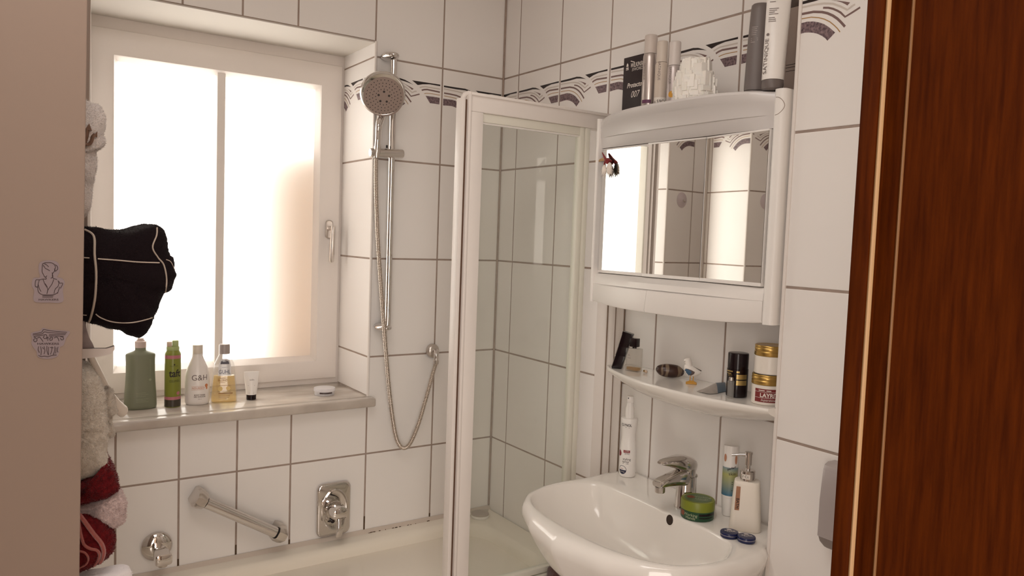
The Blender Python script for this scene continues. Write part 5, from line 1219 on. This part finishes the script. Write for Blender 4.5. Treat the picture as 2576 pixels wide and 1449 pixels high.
# suction hook seen in the mirror
hk0 = V((-1.443, -.0005, 1.817))
t = thing('suction_hook', 'round translucent suction hook on the tiles left of the window, seen in the cabinet mirror', 'hook', hk0)
MB().lathe(hk0, [(.036, 0), (.033, .003), (.016, .006), (.010, .010)], 32, X=YN).build('suction_cup', mat('cup_lilac', (.62, .54, .56), .35), t)
MB().tube(smooth_path([hk0 + V((0, -.008, .004)), hk0 + V((0, -.012, -.004)), hk0 + V((0, -.018, -.009)), hk0 + V((0, -.023, -.004))], 5), .003, 8).build('hook', M_STEEL, t)

# ------------------------------------------------------------------ toiletries on the window sill
ZW = SILL + .0005
# green bottle
p, k = stand(ZW, 353, 1031, 74, .55)
t = thing('lotion_bottle', 'large sage green bottle with a pinkish cap, leftmost on the window sill', 'bottle', p)
T = facing(p, .12); h = 140 * k; GRN = mat('sage_plastic', (.205, .215, .145), .34, spec=.4)
prf = [(0, 35, 19), (.012, 37, 20.5), (.06, 37.8, 21), (.20, 37, 20.5), (.45, 34.5, 19), (.65, 33.2, 18.5), (.85, 33.4, 18.5), (.965, 34.2, 18.5), (.985, 33.2, 18), (1.0, 30, 16.5), (1.03, 20, 13), (1.045, 14, 12), (1.06, 12.8, 11.5), (1.10, 12.5, 11.5)]
def ovr(a, b, z, n=48, pw=2.5):
    out = []
    for j in range(n):
        t_ = 2 * PI * j / n; c_, s_ = math.cos(t_), math.sin(t_)
        out.append(V((a * math.copysign(abs(c_) ** (2 / pw), c_), b * math.copysign(abs(s_) ** (2 / pw), s_), z)))
    return out
MB(T).loft([ovr(a * k, b * k, f * h, pw=2.5 if f < 1.02 else 2) for f, a, b in prf]).build('bottle_body', GRN, t, angle=60)
MB(T).lathe((0, 0, h * 1.10), [(13.2 * k, 0), (13.2 * k, 15 * k), (11 * k, 16.5 * k), (9.5 * k, 17 * k), (9.5 * k, 19.5 * k), (7 * k, 20 * k), (7.5 * k, 23 * k), (3 * k, 24 * k)], 28).build('cap', mat('cap_rose', (.60, .48, .44), .45), t)
mb = MB(T); fg = lambda u, v: V((u, -18.9 * k * math.sqrt(max(.05, 1 - (abs(u) / (35 * k)) ** 2.5)) - .0016 - (2 * k * max(0, 1 - v / (h * .4))), v))
for i, z in enumerate((.30, .27, .24, .19, .165, .14)): mb.stroke([(-12 * k, h * z), (0, h * z), ((10 + 6 * (i % 2)) * k, h * z)], .0009, fg)
for z in range(12): mb.stroke([(19 * k, h * (.58 + z * .028)), (20.8 * k, h * (.58 + z * .028))], .0011, fg)
mb.disc(20 * k, h * .53, 3 * k, fg, n=12); mb.build('print', mat('sage_print', (.30, .33, .215), .5), t, smooth=False, solid=False)
# mousse can
p, k = stand(ZW, 434, 1024, 38, .6)
t = thing('hair_mousse_can', 'slim lime green hair mousse can with pink bands, on the window sill', 'spray can', p)
T = facing(p); r = 19 * k; h = 142 * k; GC = mat('can_green', (.21, .23, .028), .35)
MB(T).lathe((0, 0, 0), [(r * .96, 0), (r, .0015), (r, h * .925), (r * .95, h * .955), (r * .84, h * .98), (r * .78, h)], 36).build('can', GC, t)
MB(T).lathe((0, 0, 0), [(r * 1.002, .002), (r * 1.002, h * .135)], 36, cap=False).build('base_band', mat('can_dark', (.045, .035, .022), .35), t, solid=False)
mb = MB(T)
for a, b in ((.137, .19), (.862, .922)): mb.patch(cylmap(lambda v: r * 1.004, 0), -r * PI, r * PI, h * a, h * b, 36)
mb.disc(r * .72, h * .25, .0055, cylmap(r, .0005)); mb.build('pink_band', mat('can_pink', (.46, .16, .19), .4), t, solid=False)
mb = MB(T); mb.lathe((0, 0, h), [(r * .76, 0), (r * .80, .003), (r * .80, .010), (r * .74, .012)], 28); mb.box((-r * .1, -r * .55, h + .010), (r * .68, r * .55, h + .031), .003); ac = mb.build('actuator', mat('can_cap_lime', (.36, .43, .17), .4), t)
MB(T).box((-r * .75, -r * .50, h + .0115), (-r * .11, r * .5, h + .027), .002).build('spout', mat('can_nozzle', (.62, .48, .36), .4), ac)
cm = cylmap(r, .0005); mb = MB(T); mb.text('taft', r * 1.35, cm, r * .28, h * .60, bold=.02, sx=.80); mb.text('VOLUMEN', r * .28, cm, r * .2, h * .475)
mb.stroke([(-r * .4 + i * r * .2, h * .455) for i in range(8)], .0007, cm); mb.disc(r * .2, h * .76, .0022, cm); mb.stroke([(-r * .35 + i * r * .2, h * .735) for i in range(6)], .0006, cm)
mb.build('lettering', M_INK, t, smooth=False, solid=False)
# G&H bottle
p, k = stand(ZW, 496, 1019, 54, .6)
t = thing('body_wash_bottle', 'white body wash bottle with an orange print strip, third from the left on the sill', 'bottle', p)
T = facing(p); h = 128 * k; sy_ = .68
pr_ = [(25 * k, .0003), (27.5 * k, h * .02), (29 * k, h * .06), (29.3 * k, h * .25), (29 * k, h * .45), (27.6 * k, h * .60), (24.2 * k, h * .72), (19 * k, h * .82), (14.5 * k, h * .90), (12.6 * k, h * .945), (12.3 * k, h)]
MB(T).lathe((0, 0, 0), pr_, 44, sy=sy_).build('bottle_body', mat('bottle_white', (.80, .755, .72), .3, sss=.05), t)
MB(T).lathe((0, 0, h), [(12.2 * k, .0004), (12.4 * k, 20 * k), (11.4 * k, 21.5 * k), (3 * k, 21.6 * k)], 32, sy=.9).build('cap', mat('cap_cream', (.66, .59, .51), .4), t)
cm = cylmap(prof_r(pr_), .0006, sy=sy_); ux = 6 * k
mb = MB(T); mb.text('G&H', 19.5 * k, cm, ux, h * .535, maxw=38 * k); mb.text('BODY WASH', 4.5 * k, cm, ux, h * .20, bold=.03); mb.text('GEL DOUCHE', 4.5 * k, cm, ux, h * .165, bold=.03); mb.text('200 ml', 3 * k, cm, ux, h * .12)
mb.build('lettering', M_GINK, t, smooth=False, solid=False)
OR_ = mat('ink_orange', (.60, .22, .09), .5)
mb = MB(T); mb.text('NOURISH+', 6.5 * k, cm, ux - 3 * k, h * .335, maxw=34 * k)
for z in (.305, .37): mb.stroke([((-14 + 3.8 * i) * k, h * z) for i in range(9)], .0006, cm)
mb.disc(ux + 17 * k, h * .38, 4.6 * k, cm, n=12); mb.disc(ux + 18 * k, h * .335, 2.4 * k, cm, n=10, ry=4 * k); mb.build('orange_print', OR_, t, smooth=False, solid=False)
# clear shampoo
p, k = stand(ZW, 563, 1014, 62, .55)
t = thing('shampoo_bottle', 'clear bottle half full of golden shampoo with a grey cap, on the window sill', 'bottle', p)
T = facing(p); h = 122 * k; sq = .5
bp_ = [(0, 29, .5), (.02, 31.5, .5), (.10, 31.5, .5), (.35, 29, .5), (.62, 25.5, .52), (.80, 23, .55), (.90, 17.5, .7), (.965, 13.5, .9), (1.0, 12.3, 1)]
def bw(v):
    f = v / h
    for (f0, a, _), (f1, b, _2) in zip(bp_, bp_[1:]):
        if f0 <= f <= f1: return a + (b - a) * (f - f0) / (f1 - f0)
    return bp_[-1][1]
MB(T).loft([ovr(a * k, a * k * q, f * h, pw=3.2 if f < .85 else 2.2) for f, a, q in bp_]).build('bottle_body', clear_mat('pet_clear', (.93, .93, .925), rough=.04, haze=.10, edge=.3), t, angle=60)
lq = [(f, a, q) for f, a, q in bp_ if f < .5] + [(.55, bw(h * .55), .515)]
MB(T).loft([ovr((a - 2.2) * k, (a * q - 2.2) * k, max(f * h, .002), pw=3.2) for f, a, q in lq]).build('shampoo', clear_mat('golden_liquid', (.97, .84, .52), rough=.06, haze=.16), t, angle=60)
MB(T).lathe((0, 0, h), [(13 * k, .0004), (13 * k, 20 * k), (12 * k, 24 * k), (3 * k, 24.4 * k)], 32).build('cap', mat('cap_grey', (.36, .31, .29), .35), t)
fq = lambda o: (lambda u, v: V((u, -bw(v) * k * (.5 if v < h * .62 else .5 + (v / h - .62) * .28) * max(.05, 1 - abs(u / (bw(v) * k)) ** 3.2) ** (1 / 3.2) - o, v)))
mb = MB(T); mb.poly2([(-14.5 * k, h * .56), (16.5 * k, h * .56), (15.5 * k, h * .80), (12 * k, h * .88), (5 * k, h * .905), (-4 * k, h * .905), (-10 * k, h * .88), (-13 * k, h * .80)], fq(.0008)); lb = mb.build('label', mat('label_white', (.80, .78, .78), .5), t, smooth=False, solid=False)
mb = MB(T); mb.text('GUHL', 14 * k, fq(.0014), 1 * k, h * .635, maxw=27 * k); mb.stroke([(-6 * k, h * .725), (0, h * .735), (8 * k, h * .735)], .0006, fq(.0014)); mb.build('lettering', mat('guhl_ink', (.10, .11, .17), .5), lb, smooth=False, solid=False)
mb = MB(T); mb.poly2([(-9 * k, h * .80), (12 * k, h * .80), (10 * k, h * .855), (4 * k, h * .875), (-3 * k, h * .875), (-7 * k, h * .855)], fq(.0014)); mb.build('crest', mat('guhl_dark', (.07, .06, .08), .5), lb, smooth=False, solid=False)
mb = MB(T); mb.text('BLOND', 8 * k, fq(.0010), -3 * k, h * .465, maxw=22 * k)
for z, a, b in ((.51, -13, 4), (.42, -12, 2), (.36, -12, 16), (.20, -12, 20), (.185, -12, 20), (.145, -12, 14), (.115, -12, 12), (.085, -12, 6)): mb.stroke([(a * k, h * z), (b * k, h * z)], .0009 if z != .20 else .002, fq(.0010))
mb.build('print', mat('guhl_brown', (.26, .12, .035), .5), t, smooth=False, solid=False)
mb = MB(T); mb.disc(-9 * k, h * .295, 6 * k, fq(.0010), n=12); mb.disc(10 * k, h * .30, 5 * k, fq(.0010), n=12); mb.build('flower_print', mat('guhl_flower', (.72, .52, .20), .5), t, smooth=False, solid=False)
# small tube on a black cap
p, k = stand(ZW, 632, 1006, 23, .7)
t = thing('cream_tube', 'small white tube standing on a black cap, right of the golden shampoo', 'tube', p)
T = facing(p); h = 57 * k; h0 = 13 * k
MB(T).lathe((0, 0, 0), [(11 * k, .0003), (11.8 * k, .001), (11.8 * k, h0 - .001), (11 * k, h0)], 28).build('cap', M_BLACK, t)
mb = MB(T); rings = []
for i in range(10):
    f = i / 9; rings.append([V(((13 + 6 * f) * k * math.cos(a), (13 * (1 - f ** 1.4) + .7) * k * math.sin(a), h0 + .0004 + h * f)) for a in [2 * PI * j / 32 for j in range(32)]])
mb.loft(rings); mb.build('tube_body', M_PLAST, t)
ft = lambda u, v: V((u, -(13 * (1 - max(0, (v - h0) / h) ** 1.4) + .7) * k * math.sqrt(max(.02, 1 - (u / ((13 + 6 * (v - h0) / h) * k)) ** 2)) - .0006, v))
mb = MB(T); mb.text('solin', 6 * k, ft, 1 * k, h0 + h * .66)
for z, a in ((.41, 8), (.12, 6), (.07, 6)): mb.stroke([(-a * k, h0 + h * z), (a * k, h0 + h * z)], .0009, ft)
mb.build('lettering', M_GINK, t, smooth=False, solid=False)
# clear compact
p, k = stand(ZW, 816, 995, 53, .5)
t = thing('powder_compact', 'flat round clear compact case with a dark insert, alone at the sill\'s right end', 'compact', p)
T = facing(p); r = 26.5 * k
cc = clear_mat('acrylic', (.93, .92, .93), rough=.06, haze=.38)
MB(T).lathe((0, 0, 0), [(r * .90, .0003), (r * .92, .001), (r * .92, .0135), (r * .88, .014)], 40).build('case_base', cc, t)
MB(T).lathe((0, 0, 0), [(r, .0142), (r, .0225), (r * .97, .0240), (r * .1, .0245)], 40).build('case_lid', cc, t)
mb = MB(T); mb.patch(cylmap(r * .935, .0004), -r * .45, r * .78, .0075, .0125, 10); mb.build('dark_insert', mat('insert_dark', (.05, .03, .03), .4), t, solid=False)

# ------------------------------------------------------------------ light
wd = bpy.data.worlds.new('sky'); sc.world = wd; wd.use_nodes = True
bg = wd.node_tree.nodes['Background']; bg.inputs['Color'].default_value = (1.0, .955, .89, 1); bg.inputs['Strength'].default_value = 4.5
def area(name, loc, rot, sx, sy, power, c):
    l = bpy.data.lights.new(name, 'AREA'); l.shape = 'RECTANGLE'; l.size = sx; l.size_y = sy; l.energy = power; l.color = c
    o = bpy.data.objects.new(name, l); col.objects.link(o); o.location = loc; o.rotation_euler = rot; return o
area('hall_fill_light', (-2.4, -3.65, 1.45), (math.radians(90), 0, math.radians(-39)), 2.0, 1.9, 60, (1, .92, .85))  # added fill behind the camera, brightens the walls and niche
area('bathroom_fill_light', (-1.3, -1.55, CEIL - .02), (0, 0, 0), .7, .7, 6, (1, .95, .90))  # added unseen fill overhead, lifts the basin side and pillar
sc.view_settings.view_transform = 'Standard'; sc.view_settings.look = 'None'; sc.view_settings.gamma = 1; sc.view_settings.use_curve_mapping = False
sc.view_settings.exposure = 0.29
sc.cycles.use_denoising = True
sc.cycles.max_bounces = 10; sc.cycles.diffuse_bounces = 6; sc.cycles.glossy_bounces = 5; sc.cycles.transmission_bounces = 6; sc.cycles.transparent_max_bounces = 16
sc.cycles.caustics_reflective = False; sc.cycles.caustics_refractive = False; sc.cycles.sample_clamp_indirect = 8
